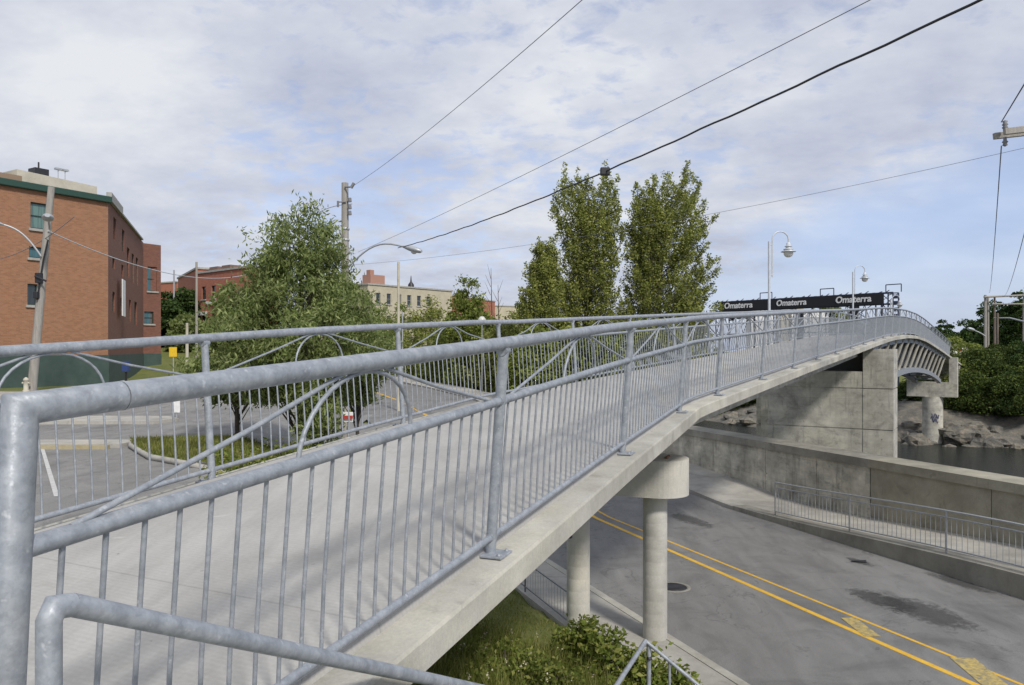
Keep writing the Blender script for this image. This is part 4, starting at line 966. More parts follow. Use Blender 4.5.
def zS(a, v): return (350-v)/F*(Cc[1]+dS.y*a)
wS = []
for (u0, u1, vt, vb) in ((113.5,116,218,240),(122,124.5,230,252),(112.5,115,257,269),(121.5,123.5,265,277),(127,129.5,248,277),(131.8,134,254,283),(136,138,258,285),(112.5,115,292,312),(120.5,122.5,298,316),(129,131,300,322),(134.5,137,302,325)):
    a0, a1 = onS(u0), onS(u1); am = (a0+a1)/2; wS.append((a0, a1, zS(am, vb), zS(am, vt)))
w_ = MB(); P, D, Nn = facade(w_, Cc, Dd, zg, zt, wS)
for w in wS: window(P, D, Nn, w, bb, M['glass_dark'], M['frame_dark'], bars=1, sill=False)
w_.build('side_wall', M['brick_dark_shade'], bb)  # shade of this face is deepened in the brick colour
dE = Vector((Ee[0]-Dd[0], Ee[1]-Dd[1])); LE = dE.length; dE.normalize()
wE = [(.45,1.45,5.85,8.25),(.1,1.1,2.6,3.8)]
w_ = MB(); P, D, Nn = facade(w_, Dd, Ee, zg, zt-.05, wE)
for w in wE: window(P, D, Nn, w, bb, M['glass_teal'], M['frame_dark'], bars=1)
w_.build('rear_wing_wall', M['brick_dark_shade'], bb)
mb = MB(); mb.prism([Ee, (-60,95), (-70,50), L0, (-43,55), (-39,73)], zg, zt-.4); mb.build('rear_wall', M['brick_dark_shade'], bb)
mb = MB()
for A_, B_ in ((L0, Cc), (Cc, Dd), (Dd, Ee)):
    A_ = Vector((*A_, 0)); B_ = Vector((*B_, 0)); d = (B_-A_); l = d.length; d.normalize(); n_ = Vector((d.y, -d.x, 0)); m_ = (A_+B_)/2
    mb.box((m_.x-n_.x*.15, m_.y-n_.y*.15, (zg-4.0)/2-.0), (l+.05,.42,abs(zg+4.0)-.004), d, -n_)
mb.build('green_base', M['green_wall'], bb)
mb = MB(); a_ = Vector((*L0,0)); b_ = Vector((*Cc,0)); d = (b_-a_).normalized(); n_ = Vector((d.y,-d.x,0)); m_ = (a_+b_)/2
mb.box((m_.x+n_.x*.05, m_.y+n_.y*.05, zt+.0), ((b_-a_).length+.3,.5,.44), d, -n_); bevel(mb.build('cornice', M['green_trim'], bb), .05)
mb = MB(); c_ = Vector((*Cc,0)); e_ = Vector((*Dd,0)); ds_ = (e_-c_).normalized(); ns_ = Vector((ds_.y,-ds_.x,0))
m2 = c_+ds_*3.0; mb.box((m2.x+ns_.x*.06, m2.y+ns_.y*.06, zt+.25), (6.0,.35,.6), ds_, -ns_); mb.build('side_coping', M['stone'], bb)
m2 = c_+ds_*13.5; mb = MB(); mb.box((m2.x+ns_.x*.04, m2.y+ns_.y*.04, zt+.06), (15,.3,.14), ds_, -ns_); mb.build('side_coping', M['stone'], bb)
for a0, a1, h in ((2, LF-7.0, .95), (LF-5.4, LF-.1, .95)):
    A_ = a_+d*a0-n_*1.2; B_ = a_+d*a1-n_*1.2; m_ = (A_+B_)/2; mb = MB(); vs = []
    Dn = -n_
    base_ = [A_, B_, B_+Dn*5, A_+Dn*5]; vs = [(*p.xy, zt+.0) for p in base_]+[(*A_.xy, zt+.1+h*1.2), (*B_.xy, zt+.1+h), (*(B_+Dn*5).xy, zt+.15+h), (*(A_+Dn*5).xy, zt+.1+h*1.2)]
    mb.add(vs, [(0,3,2,1),(4,5,6,7),(0,1,5,4),(1,2,6,5),(2,3,7,6),(3,0,4,7)]); mb.build('roof_screen', M['beige_roof'], bb)
m_ = a_+d*(LF-6.2)-n_*1.5; mb = MB(); mb.box((m_.x, m_.y, zt+.5), (1.8,1.5,.5), d, -n_); mb.build('roof_hatch', M['brick'], bb)
m_ = a_+d*onF(56)-n_*2.2; mb = MB(); mb.box((m_.x, m_.y, zt+1.5), (.9,.9,.45), d, -n_); mb.tube([(m_.x,m_.y,zt+1.6),(m_.x,m_.y,zt+2.2)], .06, 6); mb.build('roof_vent', M['black'], bb)
for uu in (62, 69):
    m_ = a_+d*onF(uu+12)-n_*2.0; mb = MB(); mb.tube([(m_.x,m_.y,zt+.1),(m_.x,m_.y,zt+1.9)], .03, 6); mb.box((m_.x,m_.y,zt+1.95), (.4,.3,.12), d, -n_); mb.build('antenna', M['lamp_grey'], bb)
bn = MB(); m2 = c_+ds_*onS(118.5)*1; m2 = c_+ds_*onS(118.7); bn.box((m2.x+ns_.x*.35, m2.y+ns_.y*.35, zS(onS(118.7), 298)), (1.7,.06,2.8), ds_, -ns_)
o = bn.build('wall_sign', M['white']); tag(o, 'tall white vertical sign on the dark side wall of the orange brick building', 'sign')
# distant brick building behind cars
def block(name, label, u0, u1, vt0, Y0, Y1, vbase, mat, wins=(), glass=None, depth=14, cat='building', sill=True, extra=None):
    A_ = at(u0, vt0, Y0); B_ = at(u1, vt0, Y1); ztop = A_.z; zb = (350-vbase)/F*Y0
    root = thing(name, (A_.x, A_.y, zb), label, cat)
    d = Vector((B_.x-A_.x, B_.y-A_.y, 0)).normalized(); back = Vector((-d.y, d.x, 0))*depth
    w_ = MB(); P, D, Nn = facade(w_, (A_.x, A_.y), (B_.x, B_.y), zb, ztop, list(wins))
    w_.quad((B_.x,B_.y,zb), (B_.x+back.x,B_.y+back.y,zb), (B_.x+back.x,B_.y+back.y,ztop), (B_.x,B_.y,ztop), [(0,zb),(depth,zb),(depth,ztop),(0,ztop)])
    w_.quad((A_.x+back.x,A_.y+back.y,zb), (A_.x,A_.y,zb), (A_.x,A_.y,ztop), (A_.x+back.x,A_.y+back.y,ztop), [(0,zb),(depth,zb),(depth,ztop),(0,ztop)])
    w_.quad((B_.x+back.x,B_.y+back.y,zb), (A_.x+back.x,A_.y+back.y,zb), (A_.x+back.x,A_.y+back.y,ztop), (B_.x+back.x,B_.y+back.y,ztop), [(0,zb),(depth,zb),(depth,ztop),(0,ztop)])
    w_.build('wall', mat, root)
    mb = MB(); m_ = Vector(((A_.x+B_.x)/2+back.x/2, (A_.y+B_.y)/2+back.y/2, ztop+.1)); mb.box(m_, ((B_-A_).length+.3, depth+.3, .24), d, back.normalized()); mb.build('roof', M['stone'], root)
    for w in wins: window(P, D, Nn, w, root, glass or M['glass_dark'], M['frame_dark'] if mat is not M['cream'] else M['stone'], sill=sill, bars=1, sillm=M['stone'])
    return root, P, D, Nn, ztop, zb
ww = []
rt, P, D, Nn, ztp, zb = block('distant_brick_building', 'distant red brick building with white lintels left of the tall drooping tree', 197, 250, 274, 98, 90, 336, M['brick_red'], wins=[(1.2,2.2,3.0,4.6),(3.6,4.6,3.0,4.6),(1.2,2.2,6.4,8.0),(3.6,4.6,6.4,8.0)], depth=4)
mb = MB(); mb.box(P(4.5, 5.9, -.1), (4.0,.2,.35), D, -Nn); mb.build('lintel_band', M['white'], rt)
mb = MB(); mb.box(P(1.4, 5.1-.5, -.1), (2.4,.2,.45), D, -Nn); mb.build('lintel_band', M['white'], rt)
for a in (1.8, 4.8): mb = MB(); mb.box(P(a, ztp+.5, 2), (2.0,1.5,.8), D, -Nn); mb.build('chimney', M['brick_dark_shade'], rt)
block('street_brick_building', 'distant red brick building whose side wall faces the street, left of the lintelled one', 178, 197, 279, 112, 98, 334, M['brick_red'], wins=[(3.5,4.4,4,5.5),(7,7.9,4,5.5),(10.5,11.4,4,5.5)], depth=5)
block('low_brick_building', 'small distant brick building glimpsed beside the tall brick building', 150, 177, 284, 150, 146, 322, M['brick_red'], depth=12)
# cream block
cw = []
LnC = 22
for fl, (zb_, zt_) in enumerate(((7.2,8.9),(3.7,5.4),(.6,2.2))):
    for k in range(6): cw.append((1.6+k*2.15, 2.5+k*2.15, zb_, zt_))
rt, P, D, Nn, ztp, zb = block('cream_apartment_block', 'long cream four storey block with small dark windows and a red brick chimney', 368, 452, 284.5, 118, 132, 352, M['cream'], wins=[w for w in cw], depth=16)
mb = MB(); c0 = P(3.6, ztp+1.0, 3.0); mb.box(c0, (2.9,2,1.7), D, -Nn); mb.box(P(2.9, ztp+2.2, 3.0), (.8,.9,.9), D, -Nn); mb.build('chimney', M['brick_red'], rt)
mb = MB(); c0 = P(11.6, ztp+.5, 3.0); mb.lathe(c0, [(.55,-.4),(.5,.4),(.15,.9),(.04,1.9),(0,1.9)], 10); mb.build('roof_vent', M['black'], rt)
block('red_roofed_block', 'far red brick block partly hidden by the pointed tree', 453, 495, 296, 165, 185, 348, M['brick_red'], wins=[(2,3,8,9.4),(5,6,8,9.4),(8,9,8,9.4)], depth=14)
block('tan_low_building', 'far low tan building between the bare trees and the short poplar', 492, 530, 306, 190, 195, 350, M['cream'], depth=14)
# white building far right
wb, P, D, Nn, ztp, zb = block('white_warehouse', 'low white building with a red mark beyond the riverbank bushes', 946, 977, 346, 110, 112, 368, M['white'], depth=12)
mb = MB(); mb.box(P(2.6, ztp-.5, -.03), (.7,.05,.5), D, -Nn); mb.build('wall_mark', M['red'], wb)
# ------------------------------------------------------------------ stage truss with banner
SA = at(716, 350, 108); SB = at(893, 350, 89); sdv = (SB-SA); SL = Vector((sdv.x, sdv.y, 0)).length; sx = Vector((sdv.x, sdv.y, 0)).normalized(); sn = Vector((sx.y, -sx.x, 0))
stg = thing('stage_truss', (SA.x, SA.y, -4), 'long dark scaffold truss with a black banner across, standing behind the bridge', 'stage structure')
ztb = 6.7; bhh = 1.3
def S_(a, z, dd=0): return Vector((SA.x, SA.y, 0))+sx*a-sn*dd+Vector((0,0,z))
for a in (0, 1.2, 8.2, 15.5, 22.5, SL-1.2, SL):
    for dd in (0, 1.4):
        mb = MB(); mb.tube([S_(a, -5, dd), S_(a, ztb, dd)], .09, 6); mb.build('truss_leg', M['blue_truss'], stg)
for dd in (0, 1.4):
    for z in (ztb, ztb-bhh, 2.2):
        mb = MB(); mb.tube([S_(0, z, dd), S_(SL, z, dd)], .07, 6); mb.build('chord', M['blue_truss'], stg)
mb = MB(); nn = 22
for k in range(nn): mb.tube([S_(SL*k/nn, ztb-bhh if k % 2 else 2.2, 0), S_(SL*(k+1)/nn, 2.2 if k % 2 else ztb-bhh, 0)], .045, 5)
for a0 in (0, SL-1.2):
    for k in range(7): mb.tube([S_(a0, 6.5-k*1.2, 0), S_(a0+1.2, 5.3-k*1.2, 0)], .05, 5); mb.tube([S_(a0, 6.5-k*1.2, 1.4), S_(a0+1.2, 6.5-k*1.2, 0)], .05, 5)
for k in range(30):
    a0 = SL*k/30; mb.tube([S_(a0, ztb-bhh, .0), S_(a0+SL/30, ztb, 1.4)], .035, 4); mb.tube([S_(a0, ztb+.03, 0), S_(a0+.4, ztb+.03+.12*(k % 3), 0)], .05, 4)
for a0 in (4.2, 11.6, 19): mb.tube([S_(a0, ztb-bhh-.1, 0), S_(a0+3, 3.4, 0)], .05, 5); mb.tube([S_(a0+3, ztb-bhh-.1, 0), S_(a0, 3.4, 0)], .05, 5)
for a0 in (SL+.2,): 
    for k in range(4): mb.box(S_(a0, ztb-.5-k*.75, .3), (.55,.5,.45), sx, -sn)
mb.build('lattice', M['blue_truss'], stg)
mb = MB(); mb.box(S_(SL*.495, ztb-bhh/2, -.15), (SL*.93,.06,bhh), sx, -sn); ban = mb.build('banner', M['banner'], stg)
def lettering(s, size, centre, xdir, normal, mat, parent, name='lettering', sh=.0):
    cu = bpy.data.curves.new(name, 'FONT'); cu.body = s; cu.size = size; cu.align_x = 'CENTER'; cu.align_y = 'CENTER'; cu.extrude = .02; cu.offset = .028; cu.shear = sh; cu.resolution_u = 3
    tmp = bpy.data.objects.new('tmp', cu); COL.objects.link(tmp); bpy.context.view_layer.update()
    me = bpy.data.meshes.new_from_object(tmp.evaluated_get(bpy.context.evaluated_depsgraph_get()))
    bpy.data.objects.remove(tmp); up = Vector((0,0,1)); z_ = normal.normalized(); Mx = Matrix((xdir, up, z_)).transposed().to_4x4(); Mx.translation = centre-Vector(parent['_w'])
    me.transform(Mx); me.materials.clear(); me.materials.append(mat); o = bpy.data.objects.new(name, me); COL.objects.link(o); o.parent = parent; o['_w'] = parent['_w']; return o
def onT(u): t = (u-512)/F; return (t*SA.y-SA.x)/(sx.x-t*sx.y)
for uc, sz in ((739.5,1.55),(772.5,1.55),(852,1.55)):
    uc = {739.5:739.5, 772.5:773, 852:853}[uc]
for u0, u1 in ((724,754),(776,808),(835,873)):
    a0, a1 = onT(u0), onT(u1); lettering('Omaterra', (a1-a0)/4.3, S_((a0+a1)/2, ztb-.62, -.20), sx, sn, M['white_txt'], ban, sh=.12)
for u0, u1, vt, vb in ((733,746,304,313),(850,858,304,316),(729,732,303,315)):
    a0, a1 = onT(u0), onT(u1); mb = MB(); Yc = S_((a0+a1)/2, 0).y; z1 = (350-vt)/F*Yc; z0 = (350-vb)/F*Yc-.8; mb.box(S_((a0+a1)/2, (z0+z1)/2, .1), (a1-a0,.5,z1-z0), sx, -sn); mb.build('speaker_stack', M['banner'], stg)
for u in (766, 827, 893.5):
    a = onT(u); mb = MB(); w = 1.1
    for (x0, z0, x1, z1) in ((-w,0,-w,.9),(w,0,w,.9),(-w,.9,w,.9)): mb.tube([S_(a+x0*.8, ztb+z0), S_(a+x1*.8, ztb+z1)], .06, 5)
    mb.build('top_frame', M['blue_truss'], stg)
for i, (u0, u1, vt) in enumerate(((778,786,304),(792,801,303.5),(788,806,309),(750,772,309.5),(806,826,309.5),(748,753,306))):
    b0 = at((u0+u1)/2, 350, 112); w = (u1-u0)/F*112; zt_ = (350-vt)/F*112; zb_ = hgt(b0.x, b0.y)
    mb = MB(); mb.box((b0.x, b0.y, (zb_+zt_)/2-.2), (w*.92,2.4,zt_-zb_-.4)); vs = [(b0.x-w/2,b0.y-1.3,zt_-.42),(b0.x+w/2,b0.y-1.3,zt_-.42),(b0.x+w/2,b0.y+1.3,zt_-.42),(b0.x-w/2,b0.y+1.3,zt_-.42),(b0.x,b0.y,zt_)]
    mb.add(vs, [(0,1,4),(1,2,4),(2,3,4),(3,0,4),(3,2,1,0)])
    o = mb.build('tent', M['white'] if i not in (0,1) else M['beige_roof']); tag(o, ['tall beige tent left under the stage banner','tall beige tent right of the first under the stage banner','wide white tent in front of the beige ones','white tent right of the stage speaker stack','white tent left of the bright green trees','narrow white tent next to the left stage leg'][i], 'tent')
# ------------------------------------------------------------------ street furniture: poles, lamps, signs, hydrant
def cobra(mb_arm, mb_head, a, b_, sag=.6, r=.04, hs=1.0):
    pts = []
    for k in range(11): f = k/10; q = a.lerp(b_, f); q.z += sag*math.sin(PI*f*.85)*(1-.25*f); pts.append(q)
    mb_arm.tube(pts, r, 8); e = pts[-1]; d = (pts[-1]-pts[-2]).normalized()
    n = 10; rr = [.05,.10,.16,.19,.19,.16,.08]; xs = [0,.12,.28,.42,.58,.74,.84]; vs = []
    sd_ = Vector((-d.y, d.x, 0)).normalized(); up = d.cross(sd_)*-1
    for r_, x_ in zip(rr, xs):
        for j in range(n): an = 2*PI*j/n; vs.append(e+d*x_*hs+sd_*(math.cos(an)*r_*hs)+Vector((0,0,1))*(math.sin(an)*r_*.62*hs))
    fs = [(i*n+j, i*n+(j+1) % n, (i+1)*n+(j+1) % n, (i+1)*n+j) for i in range(len(xs)-1) for j in range(n)]
    mb_head.add(vs, fs, smooth=True); mb_head.add(vs[-n:], [tuple(range(n))])
    return e+d*.52*hs
# leaning pole at left
b0 = at(31, 391, 42); tp = at(51.5, 187, 42)
lp = thing('utility_pole', b0, 'grey wooden utility pole leaning right in front of the orange brick building', 'utility pole')
mb = MB(); mb.tube([b0-Vector((0,0,.5)), b0.lerp(tp, .5), tp], .2, 12, radii=[.24,.21,.17]); mb.build('pole', M['pole'], lp)
ma, mh_ = MB(), MB(); a_ = at(41, 256, 41.7); e_ = cobra(ma, mh_, a_, at(4, 228, 41.0), .5, .05, 1.3); arm = ma.build('lamp_arm', M['lamp_grey'], lp); hd = mh_.build('lamp_head', M['lamp_grey'], lp)
ma, mh_ = MB(), MB(); a_ = at(49.5, 229, 41.6); cobra(ma, mh_, a_, a_+Vector((.55,-1.0,.25)), .1, .05, 1.5); ma.build('lamp_arm', M['lamp_grey'], lp); mh_.build('lamp_head', M['lamp_grey'], lp)
mb = MB(); q = at(39, 278, 41.7); mb.box(q, (.3,.3,.55)); q = at(36.5, 295, 41.7); mb.box(q, (.22,.3,.35)); mb.tube([at(35,276,41.5), at(46,281,41.5)], .06, 6); mb.tube([at(48,240,41.7), at(43,262,41.7), at(37,300,41.7)], .05, 6); bevel(mb.build('cable_box', M['black'], lp), .03)
hy = thing('fire_hydrant', at(26, 390, 41.5), 'small pale yellow hydrant at the foot of the leaning utility pole', 'hydrant')
h0 = Vector(hy['_w']); mb = MB(); mb.lathe(h0, [(.16,-.3),(.16,0),(.12,.02),(.12,.5),(.15,.52),(.13,.6),(.05,.68),(0,.7)], 14); mb.tube([h0+Vector((-.2,0,.38)), h0+Vector((.2,0,.38))], .06, 8); mb.build('hydrant_body', M['beige_roof'], hy)
# big utility pole centre-left
b0 = at(345.5, 425, 34); b0.z = hgt(b0.x, b0.y); tp = at(345, 183, 34)
up_ = thing('utility_pole', b0, 'thick pale utility pole rising behind the tall drooping tree, with a street light arm', 'utility pole')
mb = MB(); mb.tube([b0-Vector((0,0,.3)), tp], .18, 14, radii=[.21,.15]); mb.build('pole', M['pole'], up_)
ma, mh_ = MB(), MB(); e_ = cobra(ma, mh_, at(348, 268, 33.9), at(402, 252, 33.0), .72, .04, 1.15); ma.build('lamp_arm', M['lamp_grey'], up_); mh_.build('lamp_head', M['lamp_grey'], up_)
mb = MB(); mb.lathe(e_-Vector((0,0,.02)), [(.15,0),(.13,-.12),(.06,-.18),(0,-.19)], 12); mb.build('lamp_lens', M['lampglass'], up_)
mb = MB(); mb.tube([at(345,187,33.8), at(352,187,33.6)], .04, 6); mb.tube([at(351,188,33.6), at(354,183,33.6)], .07, 8)
for vv in (198,205,211): mb.tube([at(349.5,vv,33.8), at(350,vv+4,33.8)], .08, 8)
mb.tube([at(338,201,33.8), at(338,207,33.8)], .05, 6); mb.tube([at(338,202,33.8), at(346,202,33.8)], .03, 5)
mb.build('insulator', M['wire_grey'], up_)
for vv in (229, 240): mb = MB(); mb.lathe(at(345.3, vv, 34), [(.17,-.05),(.19,-.04),(.19,.04),(.17,.05)], 14); mb.build('clamp_band', M['lamp_grey'], up_)
mb = MB(); mb.box(at(340, 236, 33.8), (.14,.14,.9)); mb.build('junction_box', M['lamp_white'], up_)
# thin pale pole
def simple_pole(u, vt, Y_, r, mat, label, name='lamp_post', cat='pole', zb=None, top=None):
    b0 = at(u, 350, Y_); b0.z = hgt(b0.x, b0.y) if zb is None else zb; tp = at(u, vt, Y_)
    root = thing(name, b0, label, cat); mb = MB(); mb.tube([b0-Vector((0,0,.3)), tp], r, 10, radii=[r*1.15, r*.8]); mb.build('pole', mat, root); return root, b0, tp
simple_pole(398.5, 262, 46, .09, M['beige_roof'], 'thin pale pole in front of the cream apartment block')
simple_pole(402.5, 312, 52, .05, M['lamp_grey'], 'short thin grey post just right of the thin pale pole', 'post', 'post')
rt, b0, tp = simple_pole(482, 322, 60, .05, M['lamp_grey'], 'small round headed lamp beyond the wall, right of the pointed tree', 'street_lamp', 'street lamp'); mb = MB(); mb.lathe(tp, [(.1,-.1),(.3,0),(.32,.2),(.15,.42),(0,.45)], 14); mb.build('globe', M['lampglass'], rt)
rt, b0, tp = simple_pole(196.5, 262, 80, .14, M['pole'], 'distant wooden pole in front of the lintelled brick building', 'utility_pole', 'utility pole')
rt, b0, tp = simple_pole(174, 270, 96, .12, M['lamp_grey'], 'distant thin grey pole behind the dark round tree', 'utility_pole', 'utility pole')
rt, b0, tp = simple_pole(187, 323, 60, .13, M['beige_roof'], 'short pale post beside the parked cars', 'post', 'post')
# chevron sign
cs = thing('chevron_sign', at(408, 381, 86), 'small yellow sign with black diagonal stripes at the bend of the road', 'road sign')
c = at(408, 384.5, 86); mb = MB(); mb.box(c, (.6,.04,1.5)); sg = mb.build('sign_plate', M['yellow_sign'], cs)
for k in range(3):
    z0 = c.z-.45+k*.4; mb = MB(); vs = [(c.x-.28,c.y-.03,z0-.1),(c.x+.28,c.y-.03,z0+.18),(c.x+.28,c.y-.03,z0+.36),(c.x-.28,c.y-.03,z0+.08)]; mb.add(vs, [(0,1,2,3)]); mb.build('stripe', M['black'], sg)
mb = MB(); b0 = Vector(cs['_w']); mb.tube([(c.x,c.y+.05,c.z+.6), (c.x,c.y+.05,b0.z-.4)], .03, 6); mb.build('post', M['lamp_grey'], cs)
# yellow sign and small posts near left
def sign(u, v, Y_, w, h, mat, label, name='road_sign', zb=None, post=True):
    c = at(u, v, Y_); gz_ = hgt(c.x, c.y); root = thing(name, (c.x, c.y, gz_), label, 'road sign'); mb = MB(); mb.box(c, (w,.03,h)); bevel(mb.build('sign_plate', mat, root), .01)
    mb = MB(); mb.tube([(c.x,c.y+.05,c.z+h/2), (c.x,c.y+.05,gz_-.2)], .035, 8); mb.build('post', M['lamp_grey'], root); return root
sign(173, 352, 50, .5, .62, M['yellow_sign'], 'small yellow rectangular sign right of the orange brick building')
rt = sign(348, 417, 23, .3, .3, M['white'], 'small red and white sign low in front of the drooping sapling'); c = at(348, 417, 22.95); mb = MB(); mb.box((c.x,c.y-.03,c.z), (.3,.02,.09)); mb.build('red_band', M['red'], rt)
sign(176, 404, 33.5, .35, .75, M['white'], 'white rectangular sign standing on the traffic island')
for i, (u, Y_) in enumerate(((160, 75),)):
    c = at(122, 368, 66)
bx = MB(); c = at(126, 366, 54); bx.box(c, (.4,.4,.7)); M['blue'] = m_plain('blue_paint', (.03,.06,.2), .5); o = bx.build('mailbox', M['blue']); 
c0 = o; tag(o, 'small blue box standing by the corner of the orange brick building', 'mailbox')
for dz_ in (0,):
    lg = MB(); lg.box((c.x, c.y, c.z-.9), (.12,.12,.95)); q = lg.build('leg', M['black']); q.parent = o
# cars
def car(u, v, Y_, heading, paint, label):
    b0 = at(u, v, Y_); b0.z = hgt(b0.x, b0.y); root = thing('parked_car', b0, label, 'car', 'cars parked on the hill street')
    ca, sa = math.cos(heading), math.sin(heading)
    def Wp(x, y, z): return (b0.x+x*ca-y*sa, b0.y+x*sa+y*ca, b0.z+z)
    prof = [(-2.15,.35),(-2.2,.75),(-2.05,.98),(-1.25,1.02),(-.75,1.42),(.65,1.45),(1.25,1.02),(2.0,.9),(2.2,.7),(2.2,.35)]
    mb = MB(); n = len(prof); vs = [Wp(x, -.85+(.12 if z > 1.1 else 0), z) for x, z in prof]+[Wp(x, .85-(.12 if z > 1.1 else 0), z) for x, z in prof]
    mb.add(vs, [tuple(range(n)), tuple(reversed(range(n, 2*n)))]+[(i, n+i, n+(i+1) % n, (i+1) % n) for i in range(n)]); bevel(mb.build('body', paint, root), .06, 3)
    for s in (-1, 1):
        mb = MB(); q = [(-1.1,1.05),(-.7,1.36),(.6,1.38),(1.1,1.05)]; vs = [Wp(x, s*(.865-(z-1.02)*.33), z) for x, z in q]; mb.add(vs, [(0,1,2,3) if s > 0 else (3,2,1,0)]); mb.build('side_window', M['glass_dark'], root)
    for q in ([(-1.27,1.06),(-.8,1.41)], [(.7,1.44),(1.27,1.05)]):
        off = -.012 if q[0][0] < 0 else .012; mb = MB(); vs = [Wp(q[0][0]+off, -.68, q[0][1]+.01), Wp(q[0][0]+off, .68, q[0][1]+.01), Wp(q[1][0]+off, .64, q[1][1]+.01), Wp(q[1][0]+off, -.64, q[1][1]+.01)]; mb.add(vs, [(0,1,2,3)]); mb.build('windscreen', M['glass_dark'], root)
    for x in (-1.35, 1.4):
        for s in (-1, 1):
            mb = MB(); a_ = Vector(Wp(x, s*.68, .33)); b_ = Vector(Wp(x, s*.88, .33)); mb.tube([a_, b_], .33, 16); w = mb.build('wheel', M['black'], root)
            mb = MB(); mb.tube([b_, Vector(Wp(x, s*.9, .33))], .19, 12); mb.build('rim', M['lamp_grey'], w)
    for s in (-1, 1): mb = MB(); mb.box(Wp(2.19, s*.6, .72), (.06,.3,.14), (ca,sa,0)); mb.build('headlight', M['lampglass'], root)
    return root
M['car_dark'] = m_plain('dark_car_paint', (.04,.045,.06), .25, .4); M['car_silver'] = m_plain('silver_car_paint', (.4,.42,.44), .25, .4)
car(177, 338, 90, -1.2, M['car_dark'], 'dark parked car on the hill street, right one')
car(161, 334, 98, -1.2, M['car_silver'], 'silver parked car on the hill street against the brick building')
car(169, 327, 112, -1.2, M['car_dark'], 'farther dark parked car on the hill street under the dark trees')
# right-hand poles
rp = [(985.3,295,92,.17,'pole','paired wooden poles with lamp, left pale pole'),(988,297,92.5,.15,'pole','paired wooden poles, pale pole just right of the first'),(994.6,296,92,.13,'pole_dark','slender dark wooden pole under the crossbar'),(997.5,313,91,.15,'pole_dark','shorter brown pole right of the slender dark pole'),(1024,293,92,.16,'pole','wooden pole at the right edge carrying the crossbar')]
hp = []
for (u, vt, Y_, r, mt, lab) in rp:
    rt, b0, tp = simple_pole(u, vt, Y_, r, M[mt], lab, 'utility_pole', 'utility pole', zb=-4.5); hp.append((rt, tp))
mb = MB(); A_ = at(984, 297, 91.6); B_ = at(1030, 295, 91.6); mb.tube([A_, B_], .13, 6); mb.build('crossbar', M['pole'], hp[0][0])
mb = MB(); A_ = at(992, 304, 91.6); B_ = at(1030, 304, 91.6); mb.tube([A_, B_], .10, 6); mb.build('crossbar', M['pole'], hp[2][0])
mb = MB(); mb.tube([at(994,318,91.5), at(1010,318,90), at(1026,322,88)], .1, 6); mb.build('crossbar', M['lamp_grey'], hp[3][0])
ma, mh_ = MB(), MB(); cobra(ma, mh_, at(985, 336, 91.7), at(975, 331, 90.8), .1, .07, 1.6); ma.build('lamp_arm', M['lamp_white'], hp[0][0]); mh_.build('lamp_head', M['lamp_white'], hp[0][0])
rt, b0, tp = simple_pole(955, 331, 150, .15, M['white'], 'distant thin white post above the white warehouse', 'post', 'post')
# near pole with crossarm, outside the frame at right
pb = Vector((12.35, 16.0, -5.4)); np_ = thing('utility_pole', pb, 'near utility pole whose grey double crossarm enters at the right edge', 'utility pole')
mb = MB(); mb.tube([pb-Vector((0,0,.3)), Vector((pb.x, pb.y, 5.3))], .16, 14, radii=[.19,.13]); mb.build('pole', M['pole'], np_)
E = at(999, 134, 16); E2 = E+(Vector((pb.x, pb.y, 4.75))-E)*1.9
for dy in (-.17, .17):
    mb = MB(); dd_ = (E2-E).normalized(); m_ = (E+E2)/2; sd_ = Vector((-dd_.y, dd_.x, 0)).normalized(); mb.box(m_+sd_*dy, ((E2-E).length,.09,.13), dd_, sd_); bevel(mb.build('crossarm', M['pole'], np_), .01)
for f, s in ((.03, 1), (.03, -1)):
    q = E.lerp(E2, f); mb = MB(); mb.lathe(q+Vector((0,0,.08*s)), [(.03,0),(.06,.04*s),(.035,.07*s),(.06,.10*s),(.035,.13*s),(.05,.17*s),(0,.2*s)] if s > 0 else [(0,-.2),(.05,-.17),(.035,-.13),(.06,-.1),(.035,-.07),(.03,0)], 12); mb.build('insulator', M['wire_grey'], np_)
# ------------------------------------------------------------------ cables
def cable(pts, r, mat, label, n=28, wob=0):
    """quadratic curve through three space points"""
    A_, B_, C_ = [Vector(p) for p in pts]; ctrl = B_*2-(A_+C_)*.5; out = []
    for k in range(n+1):
        f = k/n; q = A_*(1-f)**2+ctrl*2*f*(1-f)+C_*f*f
        if wob: q.z += wob*math.sin(f*n*.9)*.5
        out.append(q)
    mb = MB(); mb.tube(out, r, 6); o = mb.build('cable', mat); tag(o, label, 'cable'); return out
def ext(a, b_, k): return b_+(b_-a)*k
def midpt(u0, v0, Y0, um, vm, u1, v1, Y1):
    # depth at image column um along the straight plan line
    A_ = at(u0, v0, Y0); B_ = at(u1, v1, Y1); t = (um-512)/F; d = B_-A_; f = (t*A_.y-A_.x)/(d.x-t*d.y); Ym = A_.y+d.y*f
    return A_, f, at(um, vm, Ym), B_
def cab(u0, v0, Y0, um, vm, u1, v1, Y1, r, mat, label, n=40, wob=0):
    A_, f, Mv, B_ = midpt(u0, v0, Y0, um, vm, u1, v1, Y1)
    # parabola in plan-parameter f, extended 35 percent beyond B
    zA, zB, zM = A_.z, B_.z, Mv.z; lin = zA+(zB-zA)*f; k = (zM-lin)/(f*(1-f)); out = []
    for i in range(n+1):
        g = 1.3*i/n; q = A_+(B_-A_)*g; q.z = zA+(zB-zA)*g+k*g*(1-g)
        if wob: q.z += wob*math.sin(i*1.7)*.5+wob*.5*math.sin(i*.9+1)
        out.append(q)
    mb = MB(); mb.tube(out, r, 6); o = mb.build('cable', mat); tag(o, label, 'cable'); return Mv
